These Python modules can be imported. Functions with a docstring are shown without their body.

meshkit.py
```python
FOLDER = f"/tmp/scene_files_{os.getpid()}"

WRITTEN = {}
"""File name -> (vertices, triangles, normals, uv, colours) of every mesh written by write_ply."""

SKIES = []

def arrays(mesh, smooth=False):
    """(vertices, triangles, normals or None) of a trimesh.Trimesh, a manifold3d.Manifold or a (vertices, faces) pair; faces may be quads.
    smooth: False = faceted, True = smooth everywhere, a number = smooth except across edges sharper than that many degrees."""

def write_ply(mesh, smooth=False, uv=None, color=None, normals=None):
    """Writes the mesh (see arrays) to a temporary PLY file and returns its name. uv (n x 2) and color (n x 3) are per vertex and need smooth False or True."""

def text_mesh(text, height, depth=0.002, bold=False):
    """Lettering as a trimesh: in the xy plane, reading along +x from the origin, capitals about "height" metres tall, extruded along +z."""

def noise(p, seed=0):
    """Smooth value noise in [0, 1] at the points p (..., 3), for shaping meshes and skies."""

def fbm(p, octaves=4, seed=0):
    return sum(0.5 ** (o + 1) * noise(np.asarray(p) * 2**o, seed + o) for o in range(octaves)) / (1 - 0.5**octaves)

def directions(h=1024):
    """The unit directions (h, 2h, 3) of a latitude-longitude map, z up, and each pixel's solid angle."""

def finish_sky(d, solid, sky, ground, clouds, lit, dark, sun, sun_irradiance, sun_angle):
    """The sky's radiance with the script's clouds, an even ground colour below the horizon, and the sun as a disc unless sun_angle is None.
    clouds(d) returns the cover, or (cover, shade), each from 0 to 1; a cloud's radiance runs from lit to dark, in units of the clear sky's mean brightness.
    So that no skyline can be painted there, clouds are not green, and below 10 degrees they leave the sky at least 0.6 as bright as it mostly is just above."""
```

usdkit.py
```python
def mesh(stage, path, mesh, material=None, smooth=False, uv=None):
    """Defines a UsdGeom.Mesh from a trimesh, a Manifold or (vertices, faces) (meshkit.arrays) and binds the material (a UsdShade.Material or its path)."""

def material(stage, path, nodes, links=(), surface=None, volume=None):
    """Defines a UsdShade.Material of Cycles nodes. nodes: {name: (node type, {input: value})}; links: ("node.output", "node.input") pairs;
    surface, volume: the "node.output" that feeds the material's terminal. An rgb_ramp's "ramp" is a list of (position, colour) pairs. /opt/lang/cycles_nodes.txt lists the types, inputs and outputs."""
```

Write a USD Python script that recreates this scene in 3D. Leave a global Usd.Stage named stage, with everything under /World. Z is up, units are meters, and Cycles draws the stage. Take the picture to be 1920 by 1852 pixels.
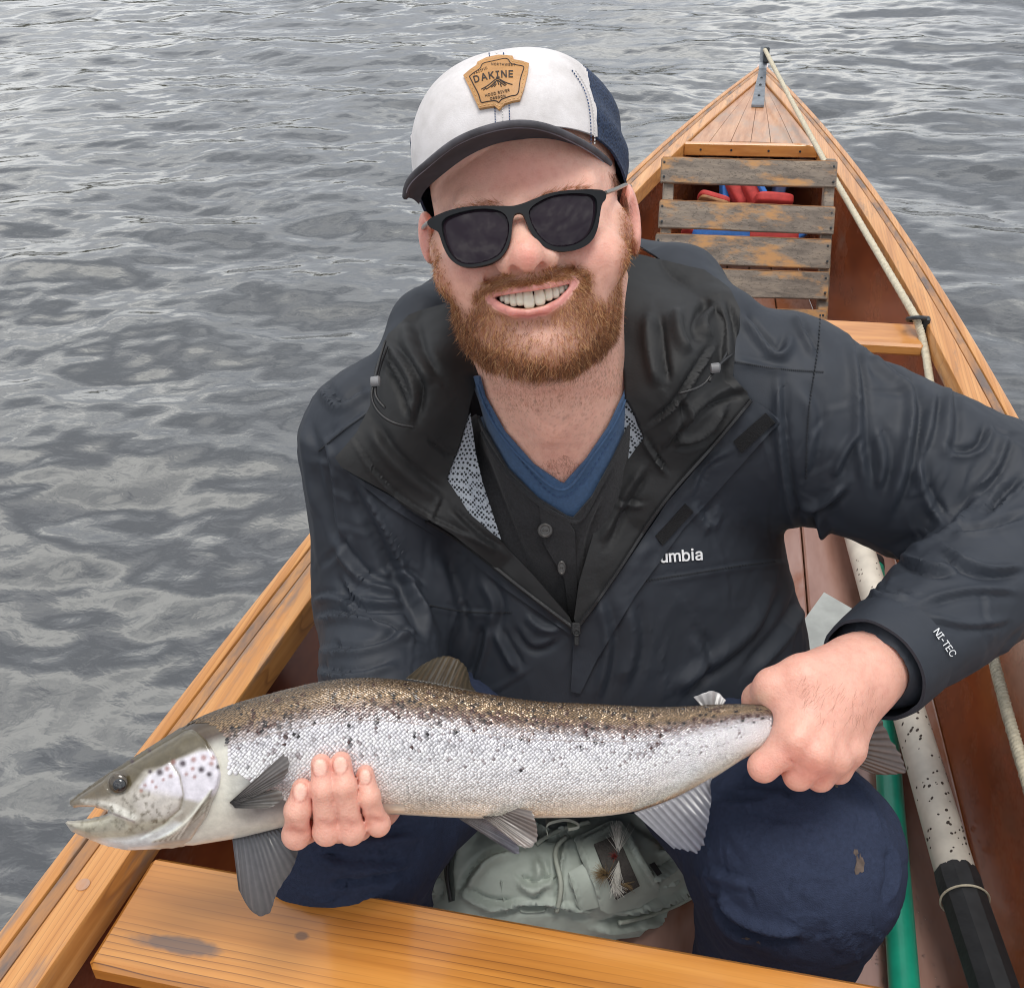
import math, random
import numpy as np
import trimesh
from scipy.interpolate import CubicSpline, RBFInterpolator
from scipy.spatial import cKDTree
from scipy.ndimage import gaussian_filter
import shapely
from shapely.geometry import Polygon
import usdkit, meshkit
from pxr import Usd, UsdGeom, UsdLux, UsdShade, Gf, Sdf, Vt

EXPOSURE, SKY_STRENGTH, SUN_INT, WAVE_AMP = 0.55, 0.084, 0.40, 0.0038
random.seed(7)
RNG = np.random.default_rng(7)
stage = Usd.Stage.CreateInMemory()
UsdGeom.SetStageUpAxis(stage, UsdGeom.Tokens.z)
UsdGeom.SetStageMetersPerUnit(stage, 1.0)
UsdGeom.Xform.Define(stage, '/World')
stage.SetDefaultPrim(stage.GetPrimAtPath('/World'))
UsdGeom.Scope.Define(stage, '/World/Looks')

# ------------------------------------------------------------------ camera
FPX = 1984.0                                   # focal length in pixels of the 1920 px wide photograph
PITCH, YAW, ROLL = 0.5640, -0.2510, -0.0460
CAM = np.array([0.051, 0.0, 1.0])              # boat frame: y along the canoe towards the bow, water at z = 0
_cp, _sp = math.cos(PITCH), math.sin(PITCH)
C_F = np.array([math.sin(YAW) * _cp, math.cos(YAW) * _cp, -_sp])
_r0 = np.array([math.cos(YAW), -math.sin(YAW), 0.0])
_u0 = np.cross(_r0, C_F)
C_R = math.cos(ROLL) * _r0 + math.sin(ROLL) * _u0
C_U = -math.sin(ROLL) * _r0 + math.cos(ROLL) * _u0
cam = UsdGeom.Camera.Define(stage, '/World/camera')
_m = Gf.Matrix4d(*C_R, 0, *C_U, 0, *(-C_F), 0, *CAM, 1)
cam.AddTransformOp().Set(_m)
cam.CreateHorizontalApertureAttr(36.0)
cam.CreateVerticalApertureAttr(36.0 * 987 / 1024)
cam.CreateFocalLengthAttr(36.0 * FPX / 1920)
cam.CreateClippingRangeAttr(Gf.Vec2f(0.05, 20000))
cam.CreateExposureAttr(EXPOSURE)

# ------------------------------------------------------------------ sky and sun (overcast)
SUN_DIR = np.array([0.10, -0.16, 0.98]); SUN_DIR /= np.linalg.norm(SUN_DIR)
SUN_EL, SUN_ROT = math.asin(SUN_DIR[2]), math.atan2(SUN_DIR[0], SUN_DIR[1])
sky = UsdLux.DomeLight.Define(stage, '/World/sky')
sky.GetPrim().SetCustomDataByKey('kind', 'structure')
sky.GetPrim().SetCustomDataByKey('label', 'pale grey overcast sky over the lake')
_sky = usdkit.material(stage, '/World/Looks/sky', {
    'tc': ('texture_coordinate', {}),
    'sky': ('sky_texture', {'sky_type': 'single_scattering', 'sun_disc': False, 'sun_elevation': SUN_EL, 'sun_rotation': SUN_ROT, 'aerosol_density': 2.0}),
    'map': ('mapping', {'scale': (1.0, 1.0, 2.2)}),
    'n': ('noise_texture', {'scale': 3.2, 'detail': 5.0, 'roughness': 0.55}),
    'ramp': ('rgb_ramp', {'ramp': [(0.36, (3.4, 3.65, 4.1)), (0.46, (5.0, 5.25, 5.7)), (0.54, (6.5, 6.7, 6.95)), (0.64, (10.8, 10.8, 10.6))]}),
    'mix': ('mix', {'fac': 0.93}), 'sep': ('separate_xyz', {}), 'zr': ('map_range', {'from_min': 0.0, 'from_max': 1.0, 'to_min': 1.48, 'to_max': 1.38, 'clamp': True}), 'zm': ('mix', {'mix_type': 'multiply', 'fac': 1.0}),
    'bg': ('background_shader', {'strength': SKY_STRENGTH}),
}, [('tc.generated', 'map.vector'), ('map.vector', 'n.vector'), ('n.fac', 'ramp.fac'), ('sky.color', 'mix.color1'), ('ramp.color', 'zm.color1'), ('tc.generated', 'sep.vector'), ('sep.z', 'zr.value'), ('zr.result', 'zm.color2'), ('zm.color', 'mix.color2'),
    ('mix.color', 'bg.color')], surface='bg.background')
UsdShade.MaterialBindingAPI.Apply(sky.GetPrim()).Bind(_sky)
sun = UsdLux.DistantLight.Define(stage, '/World/sun')
sun.CreateIntensityAttr(SUN_INT); sun.CreateAngleAttr(26.0); sun.CreateNormalizeAttr(True)
sun.CreateColorAttr(Gf.Vec3f(1.0, 0.96, 0.90))
_z = SUN_DIR; _x = np.cross([0, 0, 1.0], _z); _x /= np.linalg.norm(_x); _y = np.cross(_z, _x)
sun.AddTransformOp().Set(Gf.Matrix4d(*_x, 0, *_y, 0, *_z, 0, 0, 0, 50, 1))

# ------------------------------------------------------------------ helpers: space
def P(px, py, d):
    """The world point seen at a pixel of the photograph, d metres along the viewing axis."""
    px, py, d = (np.asarray(a, float) for a in (px, py, d))
    x, y = (px - 960) / FPX * d, (py - 926) / FPX * d
    return c2w(np.stack([x, y, d * np.ones_like(x)], -1))
def Cc(px, py, d):
    px, py, d = (np.asarray(a, float) for a in (px, py, d))
    return np.stack(np.broadcast_arrays((px - 960) / FPX * d, (py - 926) / FPX * d, d), -1)
def c2w(c):
    c = np.asarray(c, float)
    return CAM + c[..., 0:1] * C_R - c[..., 1:2] * C_U + c[..., 2:3] * C_F
def w2c(w):
    q = np.asarray(w, float) - CAM
    return np.stack([q @ C_R, -(q @ C_U), q @ C_F], -1)
def pix(w):
    c = w2c(w)
    return np.stack([960 + FPX * c[..., 0] / c[..., 2], 926 + FPX * c[..., 1] / c[..., 2]], -1), c[..., 2]
def at_z(px, py, z):
    """The world point seen at a pixel on the level z."""
    r = np.atleast_2d(P(px, py, 1.0)) - CAM
    return CAM + r * ((z - CAM[2]) / r[..., 2:3])

# ------------------------------------------------------------------ helpers: stage
_names = {}
def numbered(parent, name):
    k = (parent, name); n = _names.get(k, 0); _names[k] = n + 1
    return f'{parent}/{name}' if n == 0 else f'{parent}/{name}_{n:03d}'
def tag(prim, label=None, category=None, group=None, kind=None):
    for k, v in (('label', label), ('category', category), ('group', group), ('kind', kind)):
        if v: prim.SetCustomDataByKey(k, v)
    return prim
def thing(name, label, category, loc=(0, 0, 0), group=None):
    x = UsdGeom.Xform.Define(stage, numbered('/World', name))
    x.AddTranslateOp().Set(Gf.Vec3d(*map(float, loc)))
    p = x.GetPrim(); p_loc[str(p.GetPath())] = np.asarray(loc, float)
    return tag(p, label, category, group)
p_loc = {'/World': np.zeros(3)}
def obj(name, mesh, mat, parent=None, smooth=False, color=None, label=None, category=None, group=None, kind=None, uv=None, prim=None):
    """One Mesh prim (vertices given in world space) under parent or /World; color: per-vertex primvar 'tint'."""
    pp = str(parent.GetPath()) if parent is not None else '/World'
    path = numbered(pp, name)
    off = p_loc.get(pp, np.zeros(3)); p_loc[path] = off
    v, f, n = meshkit.arrays(mesh, smooth)
    m = usdkit.mesh(stage, path, (np.asarray(v) - off, f), None, False, uv)
    if n is not None:
        m.CreateNormalsAttr(Vt.Vec3fArray.FromNumpy(np.asarray(n, np.float32))); m.SetNormalsInterpolation('vertex')
    UsdShade.MaterialBindingAPI.Apply(m.GetPrim()).Bind(M[mat] if isinstance(mat, str) else mat)
    pv = UsdGeom.PrimvarsAPI(m)
    if color is not None:
        assert len(color) == len(v), (name, len(color), len(v))
        pv.CreatePrimvar('tint', Sdf.ValueTypeNames.Color3fArray, 'vertex').Set(Vt.Vec3fArray.FromNumpy(np.asarray(color, np.float32)))
    return tag(m.GetPrim(), label, category, group, kind)
def curves(name, pts, widths, mat, parent, color=None, kind=None, label=None):
    """pts: (n, k, 3) strands in world space."""
    pp = str(parent.GetPath()); path = numbered(pp, name); off = p_loc[pp]
    c = UsdGeom.BasisCurves.Define(stage, path)
    n, k, _ = pts.shape
    c.CreateTypeAttr('linear')
    c.CreatePointsAttr(Vt.Vec3fArray.FromNumpy((pts - off).reshape(-1, 3).astype(np.float32)))
    c.CreateCurveVertexCountsAttr(Vt.IntArray.FromNumpy(np.full(n, k, np.int32)))
    w = np.broadcast_to(np.asarray(widths, float).reshape(-1, 1) if np.ndim(widths) == 1 else widths, (n, k)) if np.ndim(widths) else np.full((n, k), widths)
    taper = np.linspace(1, 0.35, k)[None]
    c.CreateWidthsAttr(Vt.FloatArray.FromNumpy((w * taper).astype(np.float32).ravel())); c.SetWidthsInterpolation('vertex')
    UsdShade.MaterialBindingAPI.Apply(c.GetPrim()).Bind(M[mat])
    return tag(c.GetPrim(), label, None, None, kind)

# ------------------------------------------------------------------ helpers: meshes
def cat(ms): return trimesh.util.concatenate(ms)
def TM(v, f): return trimesh.Trimesh(np.asarray(v, float), np.asarray(f, int), process=False)
def spline(pts, n, closed=False):
    pts = np.asarray(pts, float)
    t = np.r_[0, np.cumsum(np.maximum(np.linalg.norm(np.diff(pts, axis=0), axis=1), 1e-9))]
    if len(pts) == 2: return pts[0] + (pts[1] - pts[0]) * np.linspace(0, 1, n)[:, None]
    return CubicSpline(t, pts, bc_type='periodic' if closed else 'natural')(np.linspace(0, t[-1], n))
def tube(pts, r, k=8, cap=True, flat=None):
    """A tube along a polyline; r: radius or radii."""
    pts = np.asarray(pts, float); n = len(pts); r = np.broadcast_to(np.asarray(r, float), (n,))
    t = np.gradient(pts, axis=0); t /= np.linalg.norm(t, axis=1, keepdims=True) + 1e-12
    up = np.array([0, 0, 1.0]) if abs(t[0][2]) < 0.9 else np.array([1.0, 0, 0])
    a = np.cross(t[0], up); a /= np.linalg.norm(a); A = []
    for i in range(n):
        a = a - t[i] * (a @ t[i]); a /= np.linalg.norm(a) + 1e-12; A.append(a)
    A = np.array(A); B = np.cross(t, A)
    ang = np.arange(k) / k * 2 * np.pi
    v = pts[:, None] + r[:, None, None] * (np.cos(ang)[None, :, None] * A[:, None] + np.sin(ang)[None, :, None] * B[:, None] * (flat or 1.0))
    v = v.reshape(-1, 3); f = []
    i, j = np.meshgrid(np.arange(n - 1), np.arange(k), indexing='ij'); j2 = (j + 1) % k
    q = np.stack([i * k + j, i * k + j2, (i + 1) * k + j2, (i + 1) * k + j], -1).reshape(-1, 4)
    f = np.vstack([q[:, [0, 2, 1]], q[:, [0, 3, 2]]])
    if cap:
        v = np.vstack([v, pts[0], pts[-1]]); c0, c1 = len(v) - 2, len(v) - 1; jj = np.arange(k); jn = (jj + 1) % k
        f = np.vstack([f, np.c_[np.full(k, c0), jj, jn], np.c_[np.full(k, c1), (n - 1) * k + jn, (n - 1) * k + jj]])
    return TM(v, f[:, ::-1])
def bar(center, ax, ay, az, size, bevel=0.003):
    """A bevelled box with given axes (rows) and full sizes."""
    s = np.asarray(size, float) / 2; b = min(bevel, *(s * 0.45))
    pts = []
    for sx in (-1, 1):
        for sy in (-1, 1):
            for sz in (-1, 1):
                c = np.array([sx, sy, sz])
                for k in range(3):
                    e = s - b; e[k] = s[k]; pts.append(c * e)
    h = trimesh.convex.convex_hull(np.array(pts)); R = np.array([ax, ay, az], float)
    return TM(np.asarray(h.vertices) @ R + np.asarray(center), h.faces)
def grid_mesh(G):
    """G: (n, m, 3) grid of points."""
    n, m, _ = G.shape; i, j = np.meshgrid(np.arange(n - 1), np.arange(m - 1), indexing='ij')
    q = np.stack([i * m + j, i * m + j + 1, (i + 1) * m + j + 1, (i + 1) * m + j], -1).reshape(-1, 4)
    return TM(G.reshape(-1, 3), np.vstack([q[:, [0, 1, 2]], q[:, [0, 2, 3]]]))
def solid_grid(G, H):
    """A closed slab between two grids of equal shape."""
    n, m, _ = G.shape; N = n * m
    a = grid_mesh(G).faces; b = grid_mesh(H).faces[:, ::-1] + N
    loop = [(0, j) for j in range(m)] + [(i, m - 1) for i in range(1, n)] + [(n - 1, j) for j in range(m - 2, -1, -1)] + [(i, 0) for i in range(n - 2, 0, -1)]
    idx = np.array([i * m + j for i, j in loop]); nx = np.roll(idx, -1)
    s = np.vstack([np.c_[idx, idx + N, nx], np.c_[nx, idx + N, nx + N]])
    return TM(np.vstack([G.reshape(-1, 3), H.reshape(-1, 3)]), np.vstack([a, b, s]))
def outward(m):
    if m.volume < 0: m = TM(m.vertices, m.faces[:, ::-1])
    return m
def vnormals(v, f):
    n = np.zeros_like(v); fn = np.cross(v[f[:, 1]] - v[f[:, 0]], v[f[:, 2]] - v[f[:, 0]])
    for k in range(3): np.add.at(n, f[:, k], fn)
    return n / (np.linalg.norm(n, axis=1, keepdims=True) + 1e-15)
def thick(m, t):
    """Gives an open surface a thickness t (inwards along its normals)."""
    v, f = np.asarray(m.vertices), np.asarray(m.faces); n = vnormals(v, f); N = len(v)
    e = np.sort(np.vstack([f[:, [0, 1]], f[:, [1, 2]], f[:, [2, 0]]]), axis=1); d = np.vstack([f[:, [0, 1]], f[:, [1, 2]], f[:, [2, 0]]])
    _, inv, cnt = np.unique(e, axis=0, return_inverse=True, return_counts=True); b = d[cnt[inv.ravel()] == 1]
    return TM(np.vstack([v, v - n * t]), np.vstack([f, f[:, ::-1] + N, np.c_[b[:, 1], b[:, 0], b[:, 0] + N], np.c_[b[:, 1], b[:, 0] + N, b[:, 1] + N]]))
def surface_nets(val, lo, h):
    """Closed surface of val < 0 on a regular grid (val: (nx, ny, nz))."""
    ins = val < 0; nx, ny, nz = val.shape
    acc = np.zeros((nx - 1, ny - 1, nz - 1, 3), np.float32); cnt = np.zeros((nx - 1, ny - 1, nz - 1), np.int32)
    for ax in range(3):
        sl0 = [slice(None)] * 3; sl1 = [slice(None)] * 3; sl0[ax] = slice(0, -1); sl1[ax] = slice(1, None)
        a, b = val[tuple(sl0)], val[tuple(sl1)]; cr = (a < 0) != (b < 0)
        I = np.argwhere(cr)
        if not len(I): continue
        t = a[cr] / (a[cr] - b[cr]); pos = I.astype(np.float32); pos[:, ax] += t
        o = [k for k in range(3) if k != ax]
        for d0 in (0, 1):
            for d1 in (0, 1):
                J = I.copy(); J[:, o[0]] -= d0; J[:, o[1]] -= d1
                ok = (J >= 0).all(1) & (J < np.array(acc.shape[:3])).all(1)
                np.add.at(acc, tuple(J[ok].T), pos[ok]); np.add.at(cnt, tuple(J[ok].T), 1)
    act = cnt > 0; idx = -np.ones(act.shape, np.int64); idx[act] = np.arange(act.sum())
    v = acc[act] / cnt[act][:, None] * h + np.asarray(lo)
    F = []
    for ax in range(3):
        sl0 = [slice(None)] * 3; sl1 = [slice(None)] * 3; sl0[ax] = slice(0, -1); sl1[ax] = slice(1, None)
        a, b = ins[tuple(sl0)], ins[tuple(sl1)]; I = np.argwhere(a != b); o = [(ax + 1) % 3, (ax + 2) % 3]
        I = I[(I[:, o[0]] > 0) & (I[:, o[1]] > 0) & (I[:, o[0]] < val.shape[o[0]] - 1) & (I[:, o[1]] < val.shape[o[1]] - 1)]
        if not len(I): continue
        def g(d0, d1):
            J = I.copy(); J[:, o[0]] -= d0; J[:, o[1]] -= d1; return idx[tuple(J.T)]
        q = np.stack([g(1, 1), g(0, 1), g(0, 0), g(1, 0)], 1); fl = ~a[tuple(I.T)]
        q[fl] = q[fl][:, ::-1]; F += [q[:, [0, 1, 2]], q[:, [0, 2, 3]]]
    return TM(v, np.vstack(F))
def taubin(m, it=6, lam=0.5, mu=-0.52):
    v, f = np.array(m.vertices), np.asarray(m.faces); n = len(v)
    import scipy.sparse as sp
    e = np.vstack([f[:, [0, 1]], f[:, [1, 2]], f[:, [2, 0]]]); e = np.vstack([e, e[:, ::-1]])
    A = sp.csr_matrix((np.ones(len(e)), (e[:, 0], e[:, 1])), (n, n)); A.data[:] = 1; D = sp.diags(1 / np.maximum(np.asarray(A.sum(1)).ravel(), 1)); L = D @ A
    for _ in range(it):
        v = v + lam * (L @ v - v); v = v + mu * (L @ v - v)
    return TM(v, f)
def relax(m, it=3, lam=0.5):
    return taubin(m, it, lam, 0.0)
def clip(v, f, s, *extra):
    """Keeps the part of a mesh where the per-vertex field s > 0, cutting triangles along s = 0."""
    v = np.asarray(v, float); f = np.asarray(f); ins = s > 0; c = ins[f].sum(1)
    keep = [f[c == 3]]; nv = [v]; ne = [[np.asarray(x)] for x in extra]; base = len(v)
    for want in (1, 2):
        g = f[c == want]
        if not len(g): continue
        odd = ins[g] if want == 1 else ~ins[g]
        k = odd.argmax(1); r = np.arange(len(g)); a, b, d = g[r, k], g[r, (k + 1) % 3], g[r, (k + 2) % 3]
        tb = s[a] / (s[a] - s[b]); td = s[a] / (s[a] - s[d])
        nv += [v[a] + tb[:, None] * (v[b] - v[a]), v[a] + td[:, None] * (v[d] - v[a])]
        for e, x in zip(ne, extra):
            x = np.asarray(x); sh = (-1,) + (1,) * (x.ndim - 1)
            e += [x[a] + tb.reshape(sh) * (x[b] - x[a]), x[a] + td.reshape(sh) * (x[d] - x[a])]
        n = len(g); ib = base + np.arange(n); idd = base + n + np.arange(n); base += 2 * n
        keep += [np.c_[a, ib, idd]] if want == 1 else [np.c_[ib, b, d], np.c_[ib, d, idd]]
    V = np.vstack(nv); F = np.vstack(keep); E = [np.concatenate(e) for e in ne]
    # merge the doubled cut vertices
    key = np.round(V * 1e7).astype(np.int64); _, first, inv = np.unique(key, axis=0, return_index=True, return_inverse=True)
    F = inv.ravel()[F]; F = F[(F[:, 0] != F[:, 1]) & (F[:, 1] != F[:, 2]) & (F[:, 2] != F[:, 0])]
    V = V[first]; E = [e[first] for e in E]
    used = np.unique(F); re = -np.ones(len(V), int); re[used] = np.arange(len(used))
    return (TM(V[used], re[F]), *[e[used] for e in E])
def poly_sd(p, poly):
    """Signed distance of 2-D points to a closed polygon, negative inside."""
    p = np.asarray(p, float); a = np.asarray(poly, float); b = np.roll(a, -1, 0); best = np.full(len(p), 1e9); ins = np.zeros(len(p), bool)
    for A, B in zip(a, b):
        d = B - A; t = np.clip(((p - A) @ d) / (d @ d + 1e-12), 0, 1); best = np.minimum(best, np.linalg.norm(p - A - t[:, None] * d, axis=1))
        c = (A[1] > p[:, 1]) != (B[1] > p[:, 1])
        if A[1] != B[1]: ins ^= c & (p[:, 0] < (B[0] - A[0]) * (p[:, 1] - A[1]) / (B[1] - A[1]) + A[0])
    return np.where(ins, -best, best)
def line_d(p, line):
    """Distance to a polyline, the parameter 0..1 along it and the signed side."""
    p = np.asarray(p, float); line = np.asarray(line, float); L = np.r_[0, np.cumsum(np.linalg.norm(np.diff(line, axis=0), axis=1))]
    best = np.full(len(p), 1e9); par = np.zeros(len(p)); side = np.zeros(len(p))
    for i, (A, B) in enumerate(zip(line[:-1], line[1:])):
        d = B - A; t = np.clip(((p - A) @ d) / (d @ d + 1e-12), 0, 1); q = p - A - t[:, None] * d; r = np.linalg.norm(q, axis=1)
        m = r < best; best[m] = r[m]; par[m] = ((L[i] + t * (L[i + 1] - L[i])) / L[-1])[m]; side[m] = (d[0] * q[:, 1] - d[1] * q[:, 0])[m]
    return best, par, np.sign(side)
# distance fields (arrays of points (n, 3) in camera space)
def s_ell(p, c, r, R=None):
    q = p - np.asarray(c)
    if R is not None: q = q @ np.asarray(R).T
    r = np.asarray(r, float); k0 = np.linalg.norm(q / r, axis=1); k1 = np.linalg.norm(q / r ** 2, axis=1)
    return k0 * (k0 - 1) / np.maximum(k1, 1e-9)
def s_cap(p, a, b, ra, rb=None):
    a, b = np.asarray(a, float), np.asarray(b, float); rb = ra if rb is None else rb; d = b - a
    t = np.clip((p - a) @ d / (d @ d), 0, 1); return np.linalg.norm(p - a - t[:, None] * d, axis=1) - (ra + (rb - ra) * t)
def smin(a, b, k):
    h = np.clip(0.5 + 0.5 * (b - a) / k, 0, 1); return b + (a - b) * h - k * h * (1 - h)
def smax(a, b, k): return -smin(-a, -b, k)
def field_mesh(fn, lo, hi, h, coarse=4):
    """Surface nets of fn over a box; evaluates finely only near the surface."""
    lo = np.asarray(lo, float); n = (np.ceil((np.asarray(hi) - lo) / h / coarse).astype(int) + 1) * coarse + 1
    cs = [lo[k] + np.arange(0, n[k], coarse) * h for k in range(3)]
    G = np.stack(np.meshgrid(*cs, indexing='ij'), -1); cv = fn(G.reshape(-1, 3)).reshape(G.shape[:3])
    from scipy.ndimage import zoom, minimum_filter
    near = minimum_filter(np.abs(cv), 3) < h * coarse * 1.9
    idx = [np.arange(n[k]) for k in range(3)]
    val = np.empty(n, np.float32); ci = [np.minimum((i + coarse // 2) // coarse, cv.shape[k] - 1) for k, i in enumerate(idx)]
    val[:] = cv[np.ix_(*ci)]; mask = near[np.ix_(*ci)]
    I = np.argwhere(mask); val[mask] = fn(lo + I * h)
    return surface_nets(val, lo, h)

# ------------------------------------------------------------------ materials
M = {}
def mat(name, nodes, links, surface='p.BSDF'):
    M[name] = usdkit.material(stage, '/World/Looks/' + name, nodes, links, surface=surface); return M[name]
def plain(name, color, rough=0.5, bump=None, var=0.25, vscale=30.0, **kw):
    """Colour with uneven tone, and optionally a fine relief: bump = (scale, strength, distance)."""
    c = np.asarray(color, float)
    nodes = {'g': ('geometry', {}), 'n': ('noise_texture', {'scale': vscale, 'detail': 4.0, 'roughness': 0.6}),
             'r': ('rgb_ramp', {'ramp': [(0.3, c * (1 - var)), (0.7, np.minimum(c * (1 + var), 1))]}),
             'p': ('principled_bsdf', {'roughness': rough, **kw})}
    links = [('g.position', 'n.vector'), ('n.fac', 'r.fac'), ('r.color', 'p.base_color')]
    if bump:
        nodes['bn'] = ('noise_texture', {'scale': bump[0], 'detail': 3.0}); nodes['b'] = ('bump', {'strength': bump[1], 'distance': bump[2]})
        links += [('g.position', 'bn.vector'), ('bn.fac', 'b.height'), ('b.normal', 'p.normal')]
    return mat(name, nodes, links)
def wood(name, ramp, scale, rough=0.35, coat=0.0, wear=None, wear_scale=(9, 9, 9), wear_at=(0.55, 0.68), lines=None, bump=0.15, line_scale=None, rings=None, stain=None):
    """Grain stretched along an axis (scale: noise frequency along x, y, z); wear: weathered colour in patches; lines: dark year rings."""
    nodes = {'g': ('geometry', {}), 'm': ('mapping', {'scale': scale}), 'n': ('noise_texture', {'scale': 1.0, 'detail': 6.0, 'roughness': 0.6, 'distortion': 0.25}),
             'r': ('rgb_ramp', {'ramp': ramp}), 'b': ('bump', {'strength': bump, 'distance': 0.001}),
             'p': ('principled_bsdf', {'roughness': rough, 'coat_weight': coat, 'coat_roughness': 0.12})}
    links = [('g.position', 'm.vector'), ('m.vector', 'n.vector'), ('n.fac', 'r.fac'), ('n.fac', 'b.height'), ('b.normal', 'p.normal')]
    last = 'r.color'
    if lines:
        nodes['ml'] = ('mapping', {'scale': line_scale}); nodes['nl'] = ('noise_texture', {'scale': 1.0, 'detail': 2.0, 'roughness': 0.5})
        nodes['rl'] = ('rgb_ramp', {'ramp': [(0.0, (0, 0, 0)), (0.47, (0, 0, 0)), (0.5, (1, 1, 1)), (0.53, (0, 0, 0)), (1.0, (0, 0, 0))]})
        nodes['xl'] = ('mix', {'color2': lines}); nodes['kl'] = ('math', {'math_type': 'multiply', 'value2': 0.75})
        links += [('g.position', 'ml.vector'), ('ml.vector', 'nl.vector'), ('nl.fac', 'rl.fac'), ('rl.color', 'kl.value1'), ('kl.value', 'xl.fac'), (last, 'xl.color1')]; last = 'xl.color'
    if rings:                                                            # year rings: dark thin lines across the board, bunched and wandering
        rc_, rs_, rdir = rings
        nodes['mr'] = ('mapping', {'scale': (1.6, 9, 9) if rdir == 'y' else (9, 1.2, 9)}); nodes['nr'] = ('noise_texture', {'scale': 1.0, 'detail': 3.0, 'roughness': 0.55}); nodes['kr'] = ('math', {'math_type': 'multiply', 'value2': 0.030})
        nodes['sr'] = ('separate_xyz', {}); nodes['ar'] = ('math', {'math_type': 'add'}); nodes['fr'] = ('math', {'math_type': 'multiply', 'value2': rs_}); nodes['tr'] = ('math', {'math_type': 'fraction'})
        nodes['rr_'] = ('rgb_ramp', {'ramp': [(0.0, (0, 0, 0)), (0.45, (0.06, 0.06, 0.06)), (0.80, (0.30, 0.30, 0.30)), (0.90, (1, 1, 1)), (0.95, (0, 0, 0)), (1.0, (0, 0, 0))]}); nodes['xr'] = ('mix', {'color2': rc_})
        nodes['mv'] = ('mapping', {'scale': (2.5, 30, 30) if rdir == 'y' else (30, 2.5, 30)}); nodes['nv'] = ('noise_texture', {'scale': 1.0, 'detail': 2.0}); nodes['vr'] = ('map_range', {'from_min': 0.35, 'from_max': 0.62, 'to_min': 0.1, 'to_max': 1.0, 'clamp': True}); nodes['wr'] = ('math', {'math_type': 'multiply'})
        links += [('g.position', 'mr.vector'), ('mr.vector', 'nr.vector'), ('nr.fac', 'kr.value1'), ('g.position', 'sr.vector'), (f'sr.{rdir}', 'ar.value1'), ('kr.value', 'ar.value2'), ('ar.value', 'fr.value1'), ('fr.value', 'tr.value1'), ('tr.value', 'rr_.fac'), ('g.position', 'mv.vector'), ('mv.vector', 'nv.vector'), ('nv.fac', 'vr.value'), ('rr_.color', 'wr.value1'), ('vr.result', 'wr.value2'), ('wr.value', 'xr.fac'), (last, 'xr.color1')]; last = 'xr.color'
    for si, (sc_, sx_, srot, scol) in enumerate(stain or ()):                # worn or stained patches with a shape of their own
        A = lambda n_: f'{n_}{si}'
        nodes[A('ms')] = ('mapping', {'mapping_type': 'texture', 'location': sc_, 'rotation': (0, 0, srot), 'scale': sx_}); nodes[A('ls')] = ('vector_math', {'math_type': 'length'}); nodes[A('ns')] = ('noise_texture', {'scale': 60.0, 'detail': 4.0}); nodes[A('as')] = ('math', {'math_type': 'multiply_add', 'value2': 0.9})
        nodes[A('ss')] = ('map_range', {'from_min': 1.55, 'from_max': 1.15, 'to_min': 0.0, 'to_max': 0.8, 'clamp': True}); nodes[A('xs')] = ('mix', {'color2': scol})
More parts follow.
